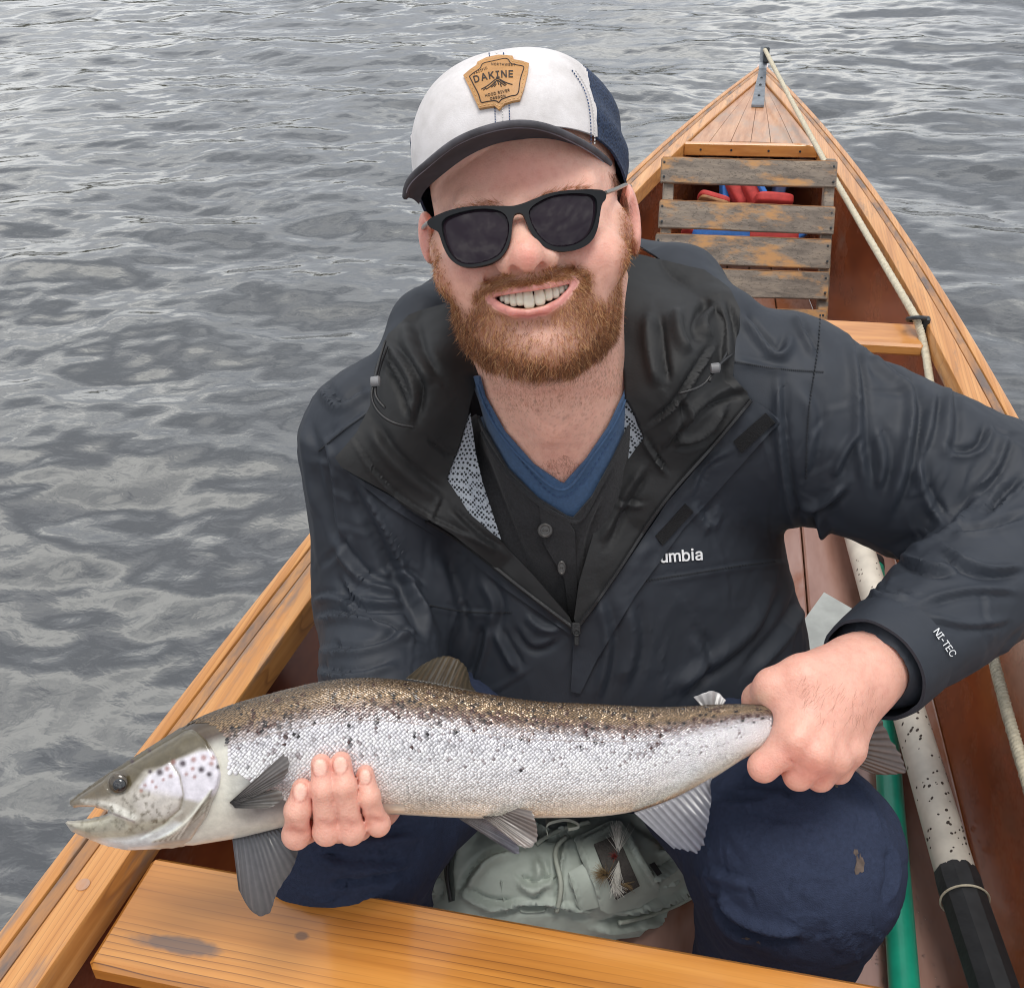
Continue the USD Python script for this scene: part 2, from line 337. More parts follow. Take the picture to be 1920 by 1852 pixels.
        links += [('g.position', A('ms') + '.vector'), (A('ms') + '.vector', A('ls') + '.vector1'), ('g.position', A('ns') + '.vector'), (A('ns') + '.fac', A('as') + '.value1'), (A('ls') + '.value', A('as') + '.value3'), (A('as') + '.value', A('ss') + '.value'), (A('ss') + '.result', A('xs') + '.fac'), (last, A('xs') + '.color1')]; last = A('xs') + '.color'
    if wear:
        nodes['mw'] = ('mapping', {'scale': wear_scale}); nodes['nw'] = ('noise_texture', {'scale': 1.0, 'detail': 5.0, 'roughness': 0.65})
        nodes['rw'] = ('rgb_ramp', {'ramp': [(wear_at[0], (0, 0, 0)), (wear_at[1], (1, 1, 1))]}); nodes['xw'] = ('mix', {'color2': wear})
        nodes['rr'] = ('map_range', {'from_min': 0.0, 'from_max': 1.0, 'to_min': rough, 'to_max': 0.7})
        links += [('g.position', 'mw.vector'), ('mw.vector', 'nw.vector'), ('nw.fac', 'rw.fac'), ('rw.color', 'xw.fac'), (last, 'xw.color1'), ('rw.color', 'rr.value'), ('rr.result', 'p.roughness')]; last = 'xw.color'
    links += [(last, 'p.base_color')]
    return mat(name, nodes, links)

GZ_ = CAM[2] - 0.691
wood('gunwale_wood', [(0.3, (0.36, 0.145, 0.035)), (0.5, (0.50, 0.22, 0.060)), (0.7, (0.60, 0.30, 0.10))], (90, 2.5, 90), 0.42, 0.25,
     wear=(0.24, 0.15, 0.10), wear_scale=(34, 6, 34), wear_at=(0.56, 0.70), rings=((0.27, 0.105, 0.03), 190.0, 'x'), bump=0.12, stain=[((-.425, .70, GZ_), (.006, .10, .02), -.045, (.13, .10, .085)), ((-.418, .83, GZ_), (.007, .07, .02), -.05, (.14, .11, .09)), ((-.447, .52, GZ_), (.004, .07, .02), -.04, (.16, .11, .08)), ((-.443, .40, GZ_), (.006, .05, .02), -.03, (.17, .12, .085))])
wood('gunwale_grey', [(0.3, (0.26, 0.12, 0.045)), (0.55, (0.38, 0.18, 0.065)), (0.75, (0.48, 0.24, 0.085))], (60, 4, 60), 0.5, 0.1,
     wear=(0.13, 0.095, 0.08), wear_scale=(30, 7, 30), wear_at=(0.46, 0.62))
wood('thwart_wood', [(0.3, (0.36, 0.135, 0.022)), (0.5, (0.47, 0.19, 0.034)), (0.7, (0.56, 0.25, 0.055))], (2.0, 45, 45), 0.26, 0.6,
     rings=((0.085, 0.026, 0.006), 165.0, 'y'), stain=[((-0.335, 0.421, GZ_ - .019), (.038, .0075, .02), 0.03, (0.10, 0.072, 0.065)), ((-0.245, 0.447, GZ_ - .019), (.006, .004, .02), 0.0, (0.10, 0.045, 0.02))], bump=0.1)
wood('deck_wood', [(0.3, (0.30, 0.13, 0.055)), (0.5, (0.42, 0.21, 0.11)), (0.7, (0.52, 0.30, 0.17))], (50, 6, 50), 0.5, 0.2,
     wear=(0.33, 0.24, 0.19), wear_scale=(18, 6, 18), wear_at=(0.45, 0.65))
wood('trim_wood', [(0.3, (0.40, 0.15, 0.03)), (0.7, (0.58, 0.26, 0.07))], (8, 60, 60), 0.35, 0.4)
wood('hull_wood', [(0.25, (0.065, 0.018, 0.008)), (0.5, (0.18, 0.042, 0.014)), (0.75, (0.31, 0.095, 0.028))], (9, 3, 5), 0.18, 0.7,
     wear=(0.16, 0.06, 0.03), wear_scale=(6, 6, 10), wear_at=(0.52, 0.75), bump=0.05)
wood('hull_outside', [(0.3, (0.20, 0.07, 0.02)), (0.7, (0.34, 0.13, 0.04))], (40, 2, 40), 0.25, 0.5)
wood('floor_wood', [(0.25, (0.17, 0.075, 0.05)), (0.5, (0.29, 0.16, 0.125)), (0.75, (0.38, 0.24, 0.20))], (16, 3, 16), 0.2, 0.7,
     wear=(0.22, 0.07, 0.025), wear_scale=(9, 4, 9), wear_at=(0.53, 0.66), bump=0.08)
wood('slat_wood', [(0.25, (0.075, 0.06, 0.05)), (0.5, (0.19, 0.155, 0.125)), (0.75, (0.30, 0.24, 0.18))], (5, 70, 70), 0.75, 0.0,
     wear=(0.42, 0.22, 0.085), wear_scale=(10, 28, 28), wear_at=(0.50, 0.62), lines=(0.06, 0.048, 0.04), line_scale=(2.5, 210, 210), bump=0.5)
plain('slat_edge', (0.28, 0.13, 0.05), 0.6, (80, 0.4, 0.001), 0.4, 40)
plain('dark_metal', (0.045, 0.05, 0.055), 0.45, (200, 0.2, 0.0004), 0.4, 60, metallic=0.7)
plain('grey_metal', (0.20, 0.22, 0.245), 0.5, (150, 0.2, 0.0004), 0.3, 40, metallic=0.5)
plain('rope', (0.50, 0.45, 0.34), 0.8, (400, 0.6, 0.001), 0.2, 150)
plain('oar_white', (0.62, 0.57, 0.49), 0.55, (60, 0.3, 0.001), 0.12, 30)
plain('dirt', (0.045, 0.028, 0.02), 0.6, None, 0.4, 200)
plain('rubber', (0.018, 0.019, 0.021), 0.5, (60, 0.5, 0.002), 0.3, 40)
plain('green_paint', (0.012, 0.26, 0.165), 0.28, (40, 0.15, 0.001), 0.18, 20)
plain('grey_panel', (0.34, 0.36, 0.35), 0.5, (50, 0.3, 0.001), 0.15, 30)
plain('red_fabric', (0.42, 0.035, 0.03), 0.7, (300, 0.4, 0.001), 0.2, 60)
plain('blue_fabric', (0.025, 0.13, 0.42), 0.7, (300, 0.4, 0.001), 0.2, 60)
plain('dark_blue_fabric', (0.02, 0.03, 0.09), 0.7, (300, 0.4, 0.001), 0.2, 60)
mat('water_drop', {'p': ('principled_bsdf', {'base_color': (1, 1, 1), 'roughness': 0.02, 'ior': 1.33, 'transmission_weight': 1.0})}, [])
# lake water: dark brown depth under a clear rippled surface
mat('water', {'g': ('geometry', {}), 'm1': ('mapping', {'scale': (22, 34, 1), 'rotation': (0, 0, 0.25)}), 'n1': ('noise_texture', {'scale': 1.0, 'detail': 3.0, 'roughness': 0.5, 'distortion': 0.4}),
              'b1': ('bump', {'strength': 0.5, 'distance': 0.0018}),
              'p': ('principled_bsdf', {'base_color': (0.013, 0.0125, 0.010), 'roughness': 0.02, 'ior': 2.1, 'specular_ior_level': 0.7})},
    [('g.position', 'm1.vector'), ('m1.vector', 'n1.vector'), ('n1.fac', 'b1.height'), ('b1.normal', 'p.normal')])

# ------------------------------------------------------------------ canoe and lake
GZ, FZ = CAM[2] - 0.691, -0.045             # gunwale top, floor
BOWY = 3.755
def hw(y): return np.maximum(0.48 * (1 - np.abs((np.asarray(y, float) + 0.387) / 4.149) ** 2.112), 0.004)
def floor_z(y): y = np.asarray(y, float); return FZ + 0.30 * np.clip((y - 2.5) / 1.26, 0, 1) ** 2.2
def section(y, t):
    """Half width of the hull's inside at height parameter t: 0 = floor edge, 1 = gunwale."""
    w = hw(y) - 0.030
    return np.maximum(w * (0.87 + 0.13 * np.sin(np.clip(t, 0, 1) * np.pi / 2) ** 0.8), 0.003)
YS = np.r_[np.linspace(-1.5, 3.0, 46), np.linspace(3.06, BOWY - 0.005, 16)]
canoe = thing('canoe', 'varnished wooden canoe with orange-brown gunwales, thwarts and a pointed bow deck', 'canoe', (0, 1.0, 0))
for sg in (-1, 1):
    T = np.linspace(0, 1, 9)
    inner = np.array([[(sg * section(y, t), y, floor_z(y) + t * (GZ - 0.004 - floor_z(y))) for t in T] for y in YS])
    outer = np.array([[(sg * (section(y, t) + 0.014), y, floor_z(y) - 0.004 + t * (GZ - floor_z(y))) for t in T] for y in YS])
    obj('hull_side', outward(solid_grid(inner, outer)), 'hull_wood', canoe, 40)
    # three joined strips make the gunwale: light inwale, grey hull edge, light outwale
    def rail(a, b, top, depth, mat_name, name, rnd=0.004):
        y = np.linspace(-1.5, BOWY - 0.03, 120); w = hw(y); nrm = np.gradient(w, y)
        rows = []
        prof = [(a, -depth), (a, -rnd), (a + rnd * 0.3, -rnd * 0.3), (a + rnd, 0), (b - rnd, 0), (b - rnd * 0.3, -rnd * 0.3), (b, -rnd), (b, -depth)]
        for yi, wi in zip(y, w):
            rows.append([(sg * max(wi - b + (b - s), 0.0) if False else sg * max(wi - s, 0.0), yi, top + z) for s, z in prof])
        G = np.array(rows); n, k, _ = G.shape; f = []
        i, j = np.meshgrid(np.arange(n - 1), np.arange(k), indexing='ij'); j2 = (j + 1) % k
        q = np.stack([i * k + j, (i + 1) * k + j, (i + 1) * k + j2, i * k + j2], -1).reshape(-1, 4)
        f = np.vstack([q[:, [0, 1, 2]], q[:, [0, 2, 3]]])
        cap = np.array([(0, j, j + 1) for j in range(1, k - 1)]); f = np.vstack([f, cap, cap[:, ::-1] + (n - 1) * k])
        obj(name, outward(TM(G.reshape(-1, 3), f)), mat_name, canoe, 35)
    rail(0.0275, 0.058, GZ, 0.034, 'gunwale_wood', 'inwale')
    rail(0.0145, 0.0270, GZ - 0.0018, 0.030, 'gunwale_grey', 'gunwale_stripe', 0.002)
    rail(-0.001, 0.0140, GZ - 0.0004, 0.032, 'gunwale_wood', 'outwale', 0.005)
# floor boards
edges = np.array([-1, -0.62, -0.24, 0.14, 0.52, 1.0])
for k in range(5):
    ys = YS[YS < 3.45]; a = edges[k] * (section(ys, 0)) + 0.0015; b = edges[k + 1] * (section(ys, 0)) - 0.0015; z = floor_z(ys)
    G = np.stack([np.c_[a + (b - a) * u, ys, z + (0.0 if 0 < q < 4 else -0.002)] for q, u in enumerate((0, 0.02, 0.5, 0.98, 1.0))], 1)
    H = G.copy(); H[..., 2] -= 0.012
    obj('floor_board', outward(solid_grid(G, H)), 'floor_wood', canoe)
ys = YS; G = np.stack([np.c_[u * (section(ys, 0) + 0.012), ys, floor_z(ys) - 0.016 - 0.02 * (1 - u * u)] for u in np.linspace(-1, 1, 9)], 1); H = G.copy(); H[..., 2] -= 0.008
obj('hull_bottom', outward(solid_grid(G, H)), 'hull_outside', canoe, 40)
# thwarts
def board(x0, x1, y0, y1, z1, th, bevel=0.004): return bar(((x0 + x1) / 2, (y0 + y1) / 2, z1 - th / 2), (1, 0, 0), (0, 1, 0), (0, 0, 1), (x1 - x0, y1 - y0, th), bevel)
wf = 0.397; obj('thwart', board(-wf, wf, 0.392, 0.494, GZ - 0.019, 0.021, 0.005), 'thwart_wood', canoe, 30, label='front thwart with dark year rings')
wr = float(hw(1.69)) - 0.0585; obj('thwart', board(-wr, wr, 1.613, 1.698, GZ - 0.019, 0.02, 0.004), 'trim_wood', canoe, 30)
# screws of the thwart in the inwale, wooden plug
for (x, y) in ((-0.425, 0.443), (-0.421, 0.60)):
    obj('wooden_plug', trimesh.creation.cylinder(0.0055, 0.002, sections=18, transform=trimesh.transformations.translation_matrix((x, y, GZ))), 'deck_wood', canoe)
# bow deck: planks that meet in a point, mitred at the middle, with a trim along its edge
DY = 2.715
for sg in (-1, 1):
    for k, (u0, u1) in enumerate(((0.0, 0.30), (0.31, 0.64), (0.65, 0.985))):
        y = np.linspace(DY + 0.02, BOWY - 0.06 - 0.0 * k, 30); w = hw(y) - 0.0595; w = np.maximum(w, 0.001)
        crown = lambda u: 0.010 * (1 - u * u)
        G = np.stack([np.c_[sg * (u * w + 0.0006), y, np.full_like(y, GZ - 0.006) + crown(u)] for u in np.linspace(u0, u1, 4)], 1); H = G.copy(); H[..., 2] -= 0.010
        obj('deck_plank', outward(solid_grid(G, H)), 'deck_wood', canoe)
wd = float(hw(DY)) - 0.0592
obj('deck_trim', bar((0, DY + 0.008, GZ - 0.012), (1, 0, 0), (0, 1, 0), (0, 0, 1), (2 * wd, 0.018, 0.030), 0.002), 'trim_wood', canoe, 30)
for x in (-0.12, -0.045, 0.045, 0.12):
    obj('screw', trimesh.creation.cylinder(0.0028, 0.002, sections=10, transform=trimesh.transformations.translation_matrix((x, DY - 0.001, GZ - 0.012)) @ trimesh.transformations.rotation_matrix(np.pi / 2, (1, 0, 0))), 'dark_metal', canoe)
# stem band fitting that rises over the bow
b0 = np.array([0.004, 3.10, GZ + 0.012]); b1 = np.array([0.003, 3.44, GZ + 0.010]); b2, b3 = P(1431, 118, 3.293), P(1433, 88, 3.286)
path = spline(np.array([b0, (b0 + b1) / 2, b1, b2, b3]), 24)
tg = np.gradient(path, axis=0); tg /= np.linalg.norm(tg, axis=1, keepdims=True); side = np.cross(tg, (1.0, 0, 0)); side = np.array([1.0, 0, 0]) * np.ones((24, 1)); up = np.cross(side, tg); up /= np.linalg.norm(up, axis=1, keepdims=True)
wdt = np.linspace(0.017, 0.011, 24)[:, None]
G = np.stack([path - side * wdt, path + side * wdt], 1); H = G - up[:, None] * 0.006
obj('stem_fitting', outward(solid_grid(G, H)), 'grey_metal', canoe)
obj('stem_head', bar(P(1437, 104, 3.284), side[-1], tg[-1], up[-1], (0.018, 0.045, 0.016), 0.003), 'dark_metal', canoe)
for q in (5, 11, 16): obj('bolt', trimesh.creation.icosphere(1, 0.004).apply_translation(path[q] + up[q] * 0.001), 'dark_metal', canoe)
# ring bolt on the far thwart through which the rope runs
rc = P(1718, 598, 1.672); 
def ring(c, r, tr, ax1, ax2, n=28): a = np.linspace(0, 2 * np.pi, n); return tube(np.asarray(c) + r * (np.cos(a)[:, None] * np.asarray(ax1) + np.sin(a)[:, None] * np.asarray(ax2)), tr, 8)
obj('rope_clamp', cat([ring(rc, 0.013, 0.0035, C_R, C_F), bar(rc + C_R * 0.016 + np.array([0, 0, -0.012]), (1, 0, 0), (0, 1, 0), (0, 0, 1), (0.012, 0.014, 0.03), 0.002)]), 'dark_metal', canoe)

# lake: rippled sheet with real waves near the boat, cut out where the hull floats
def wave(x, y):
    h = np.zeros_like(x); rg = np.random.default_rng(3)
    for k in range(44):
        L = 0.062 * (1.075 ** k); a = rg.normal(0.12, 0.6); ph = rg.uniform(0, 6.28)
        kx, ky = np.sin(a) * 2 * np.pi / L, np.cos(a) * 2 * np.pi / L
        h += WAVE_AMP * L ** 0.95 * np.sin(kx * x + ky * y + ph + 0.8 * np.sin(0.37 * kx * y - 0.31 * ky * x + 2 * ph))
    return h
def axis(lo, hi, f):
    a = [lo]
    while a[-1] < hi: a.append(a[-1] + f(a[-1]))
    return np.array(a)
gx = axis(-6.0, 6.5, lambda x: 0.014 + 0.008 * max(0, abs(x) - 1.2)); gy = axis(-1.2, 14.0, lambda y: 0.014 + 0.0042 * max(0, y - 0.6))
X, Y = np.meshgrid(gx, gy, indexing='ij'); fade = np.clip((14.0 - Y) / 4, 0, 1) * np.clip((6.3 - np.abs(X)) / 1, 0, 1)
Z = wave(X, Y) * np.clip(fade, 0, 1)
wm = grid_mesh(np.stack([X, Y, Z], -1)); s = np.abs(wm.vertices[:, 0]) - (hw(wm.vertices[:, 1]) - 0.05); s = np.where(wm.vertices[:, 1] < BOWY - 0.1, s, 1.0)
wm, = clip(wm.vertices, wm.faces, s)
x0, x1, y0, y1 = gx[0], gx[-1], gy[0], gy[-1]; Bg = 4000.0
ov = np.array([(-Bg, -Bg, 0), (Bg, -Bg, 0), (Bg, Bg, 0), (-Bg, Bg, 0), (x0, y0, 0), (x1, y0, 0), (x1, y1, 0), (x0, y1, 0)], float)
of = np.array([(0, 1, 5), (0, 5, 4), (1, 2, 6), (1, 6, 5), (2, 3, 7), (2, 7, 6), (3, 0, 4), (3, 4, 7)])
if np.asarray(vnormals(wm.vertices, wm.faces))[:, 2].mean() < 0: wm = TM(wm.vertices, wm.faces[:, ::-1])
lake = cat([wm, TM(ov, of)])
obj('water', lake, 'water', smooth=True, kind='structure', label='grey rippled lake water around the canoe')

# far wooded shore round the lake
wood_ = np.random.default_rng(5); na = 260; A = np.linspace(0, 2 * np.pi, na)
rows = []
for r, e in ((420, 0.0), (440, 0.35), (520, 0.75), (640, 1.0), (900, 1.02)):
    hgt = 12 + 20 * meshkit.fbm(np.c_[np.cos(A) * 2.2, np.sin(A) * 2.2, np.zeros(na)], 4, 2) + 22 * np.clip(np.cos(A - 2.3), 0, 1) + 5 * meshkit.noise(np.c_[np.cos(A) * 40, np.sin(A) * 40, np.full(na, e)], 4)
    rows.append(np.c_[r * np.cos(A), r * np.sin(A), e * hgt - 0.5])
plain('far_forest', (0.03, 0.03, 0.017), 0.9, None, 0.5, 0.06)
hm = grid_mesh(np.array(rows))
obj('hills', hm, 'far_forest', kind='structure', label='dark wooded hills along the far shore of the lake', smooth=True)

# ------------------------------------------------------------------ fish
def vmat(name, rough, metallic=0.0, coat=0.0, bump=None, var=0.0, vscale=60.0, spec=0.5, **kw):
    """Colour from the per-vertex primvar 'tint' (own markings, plus wet highlights painted into the scales), with a fine uneven tone."""
    nodes = {'a': ('attribute', {'attribute': 'tint'}), 'g': ('geometry', {}),
             'p': ('principled_bsdf', {'roughness': rough, 'metallic': metallic, 'coat_weight': coat, 'coat_roughness': 0.08, 'specular_ior_level': spec, **kw})}
    links = []
    last = 'a.color'
    if var:
        nodes['n'] = ('noise_texture', {'scale': vscale, 'detail': 4.0, 'roughness': 0.65}); nodes['r'] = ('map_range', {'from_min': 0.25, 'from_max': 0.75, 'to_min': 1 - var, 'to_max': 1 + var})
        nodes['x'] = ('mix', {'mix_type': 'multiply', 'fac': 1.0})
        links += [('g.position', 'n.vector'), ('n.fac', 'r.value'), (last, 'x.color1'), ('r.result', 'x.color2')]; last = 'x.color'
    links.append((last, 'p.base_color'))
    if bump:
        nodes['bn'] = ('noise_texture', {'scale': bump[0], 'detail': 3.0}); nodes['b'] = ('bump', {'strength': bump[1], 'distance': bump[2]})
        links += [('g.position', 'bn.vector'), ('bn.fac', 'b.height'), ('b.normal', 'p.normal')]
    return mat(name, nodes, links)
vmat('fish_scale', 0.22, 0.30, 0.5)
vmat('fish_skin', 0.28, 0.0, 0.6, (500, 0.25, 0.0006), 0.16, 160)
vmat('fish_fin', 0.35, 0.0, 0.4, None, 0.2, 200)
mat('fish_eye', {'p': ('principled_bsdf', {'base_color': (0.006, 0.006, 0.006), 'roughness': 0.06, 'coat_weight': 1.0})}, [])
plain('fish_iris', (0.045, 0.032, 0.018), 0.25, None, 0.4, 400, coat_weight=0.8)

FX = np.array([300, 340, 390, 444, 520, 581, 684, 803, 906, 1009, 1112, 1250, 1353, 1442, 1500, 1560, 1600], float)
FT = np.array([1378, 1361, 1338, 1318, 1297, 1282, 1271, 1282, 1300, 1315, 1320, 1326, 1321, 1323, 1330, 1340, 1345], float)
FB = np.array([1592, 1588, 1580, 1571, 1553, 1541, 1527, 1530, 1534, 1533, 1531, 1503, 1449, 1402, 1402, 1410, 1425], float)
_ft, _fb = CubicSpline(FX, FT), CubicSpline(FX, FB)
def fish_d(x): x = np.asarray(x, float); return 0.722 + 0.075 * (x - 125) / 1575 - 0.012 * np.sin(np.clip((x - 125) / 1575, 0, 1) * np.pi)
def fish_hz(x): return np.interp(x, [300, 420, 600, 800, 1000, 1200, 1350, 1442, 1500, 1600], [0.016, 0.0262, 0.030, 0.0305, 0.0285, 0.0235, 0.0165, 0.0125, 0.0095, 0.003])
def fish_pt(x, th, lift=0.0, tuck=True):
    """th: 0 at the back, pi/2 on the side that faces the camera, pi at the belly."""
    x, th = np.broadcast_arrays(np.asarray(x, float), np.asarray(th, float))
    t, b = _ft(x), _fb(x); c, h = (t + b) / 2, (b - t) / 2; mpp = fish_d(x) / FPX
    k = np.clip((x - 300) / 130, 0, 1); h = h * (0.90 + 0.10 * np.clip((x - 300) / 60, 0, 1))
    cy = np.sign(np.cos(th)) * np.abs(np.cos(th)) ** 0.92; sz = np.sign(np.sin(th)) * np.abs(np.sin(th)) ** 0.86
    n_y, n_z = np.cos(th) / (h * mpp), np.sin(th) / fish_hz(x); nn = np.hypot(n_y, n_z)
    y = c - h * cy - lift * n_y / nn / mpp; z = -fish_hz(x) * sz - lift * n_z / nn
    return Cc(x, y, fish_d(x) + z)
fish = thing('sea_trout', 'silvery spotted sea trout held sideways in both hands, head to the left', 'fish', P(800, 1410, 0.75))
fr = np.random.default_rng(11)
def back_tone(t, x):
    """Flank colour from back (t = 0) to belly (t = 1)."""
    t = np.asarray(t, float)
    st = np.array([0.0, 0.14, 0.26, 0.32, 0.40, 0.60, 0.74, 0.86, 1.0])
    cs = np.array([(0.045, 0.030, 0.016), (0.17, 0.11, 0.058), (0.33, 0.215, 0.115), (0.34, 0.25, 0.21), (0.78, 0.76, 0.80), (0.86, 0.86, 0.88), (0.80, 0.79, 0.74), (0.70, 0.67, 0.56), (0.62, 0.58, 0.48)])
    return np.stack([np.interp(t, st, cs[:, k]) for k in range(3)], -1)
X_, T_ = np.meshgrid(np.linspace(300, 1600, 150), np.linspace(0, 2 * np.pi, 97)[:-1], indexing='ij')
V = fish_pt(X_, T_); n, k = X_.shape
i, j = np.meshgrid(np.arange(n - 1), np.arange(k), indexing='ij'); j2 = (j + 1) % k
q = np.stack([i * k + j, i * k + j2, (i + 1) * k + j2, (i + 1) * k + j], -1).reshape(-1, 4); F = np.vstack([q[:, [0, 1, 2]], q[:, [0, 2, 3]]])
cap = np.array([(0, j, j + 1) for j in range(1, k - 1)]); F = np.vstack([F, cap[:, ::-1], cap + (n - 1) * k])
bm = TM(c2w(V.reshape(-1, 3)), F); bm = outward(bm)
tt = np.minimum(T_, 2 * np.pi - T_) / np.pi
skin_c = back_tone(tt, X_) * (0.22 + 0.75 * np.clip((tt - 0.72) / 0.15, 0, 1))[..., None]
skin_c = np.where((np.clip(1 - (X_ - 400) / 90, 0, 1) * (tt > 0.3))[..., None] > 0, skin_c + (np.array([0.60, 0.58, 0.50]) - skin_c) * (np.clip(1 - (X_ - 415) / 70, 0, 1) * np.clip((tt - 0.3) / 0.1, 0, 1))[..., None], skin_c)
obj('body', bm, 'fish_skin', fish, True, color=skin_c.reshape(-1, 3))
# scales: each a small tilted, overlapping plate
spots = [(fr.uniform(400, 1440), abs(fr.normal(0.26, 0.11))) for _ in range(300)]
SX, ST_, SC = [], [], []
rows = 46; x = 352.0; col = 0
while x < 1446:
    h = (_fb(x) - _ft(x)); dx = 3.1 + 5.2 * h / 245.0
    for r in range(rows):
        th = (0.04 + 0.86 * (r + 0.5 * (col % 2)) / rows) * np.pi; t = th / np.pi
        if t > 0.5 and x < 400 + 170 * np.clip((t - 0.42) / 0.35, 0, 1): continue
        if t > 0.80 and x < 760: continue
        SX.append(x + fr.normal(0, 0.55)); ST_.append(th + fr.normal(0, 0.0045))
    x += dx * 0.5; col += 1
SX, ST_ = np.array(SX), np.array(ST_)
edge = 336 + 92 * np.sin(np.clip((ST_ / np.pi - 0.05) / 0.75, 0, 1) * np.pi) ** 0.8
keep = SX > edge; SX, ST_ = SX[keep], ST_[keep]
tcol = back_tone(ST_ / np.pi + fr.normal(0, 0.012, len(SX)), SX) * (1 + fr.normal(0, 0.11, (len(SX), 1)) + 0.5 * (meshkit.fbm(np.c_[SX / 60, ST_ * 6, 0 * SX], 3, 8)[:, None] - .5))  # slow drift in brightness paints broken wet highlights into the scale colour
sp = np.array(spots); px_ = np.c_[SX / 1000 * 4.6, ST_ / np.pi]; pp = np.c_[sp[:, 0] / 1000 * 4.6, sp[:, 1]]
dist, near = cKDTree(pp).query(px_); size = fr.uniform(0.008, 0.026, len(sp))[near]
dark = np.clip(1.35 - dist / size, 0, 1); tone = np.where((fr.random(len(sp)) < 0.6)[near][:, None], (0.012, 0.010, 0.010), (0.07, 0.025, 0.018))
tcol = tcol * (1 - dark[:, None]) + tone * dark[:, None]
# smoky reddish speckle where back meets flank
band = np.exp(-((ST_ / np.pi - 0.31 - 0.03 * np.sin(SX / 90)) / 0.035) ** 2) * (fr.random(len(SX)) < 0.48) * np.clip((SX - 480) / 200, 0, 1)
band = np.maximum(band, 0.8 * (fr.random(len(SX)) < 0.05) * (ST_ / np.pi < 0.56) * (ST_ / np.pi > 0.33))
tcol = tcol * (1 - 0.72 * band[:, None]) + np.array([0.10, 0.035, 0.03]) * 0.72 * band[:, None]
outl = [(-0.55, 0.0), (-0.25, 0.42), (0.2, 0.50), (0.48, 0.27), (0.58, 0.0), (0.48, -0.27), (0.2, -0.50), (-0.25, -0.42)]
hl = (_fb(SX) - _ft(SX)); LX = (3.1 + 5.2 * hl / 245.0) * 1.0; LT = 0.86 * np.pi / rows * 1.0
for sgn, nm in ((1, 'scales'), (-1, 'scales')):
    c0 = fish_pt(SX + fr.normal(0, .18, len(SX)) * LX, sgn * (ST_ + fr.normal(0, .16, len(SX)) * LT), 0.00075)
    ring_ = [fish_pt(SX + a * LX, sgn * (ST_ + b * LT), 0.0002 + 0.00038 * (a + 0.55)) for a, b in outl]
    n = len(SX); Vs = np.concatenate([c0[None], np.array(ring_)]).transpose(1, 0, 2).reshape(-1, 3)
    base = np.arange(n)[:, None] * 9; fs = np.concatenate([base + np.array([[0, 1 + a, 1 + (a + 1) % 8]]) for a in range(8)], 0)
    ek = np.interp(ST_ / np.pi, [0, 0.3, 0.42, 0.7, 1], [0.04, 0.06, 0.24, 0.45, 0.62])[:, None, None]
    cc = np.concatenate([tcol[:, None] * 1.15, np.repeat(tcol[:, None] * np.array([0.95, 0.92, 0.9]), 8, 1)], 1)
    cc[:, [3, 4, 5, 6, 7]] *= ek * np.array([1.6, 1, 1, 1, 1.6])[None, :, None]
    ms = TM(c2w(Vs), fs)
    nn = np.cross(ms.vertices[ms.faces[:, 1]] - ms.vertices[ms.faces[:, 0]], ms.vertices[ms.faces[:, 2]] - ms.vertices[ms.faces[:, 0]])
    ctr = c2w(Cc(SX, (_ft(SX) + _fb(SX)) / 2, fish_d(SX)))
    if ((c2w(c0)[ms.faces[:, 0] // 9] - ctr[ms.faces[:, 0] // 9]) * nn).sum(1).mean() < 0: ms = TM(ms.vertices, ms.faces[:, ::-1])
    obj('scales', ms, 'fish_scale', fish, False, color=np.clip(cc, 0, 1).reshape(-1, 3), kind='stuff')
# lateral line
xl = np.linspace(420, 1440, 90); obj('lateral_line', tube(c2w(fish_pt(xl, (0.37 + 0.03 * np.sin((xl - 420) / 1000 * 2)) * np.pi, 0.0006)), 0.00028, 5), plain('lateral', (0.34, 0.29, 0.27), 0.4), fish)
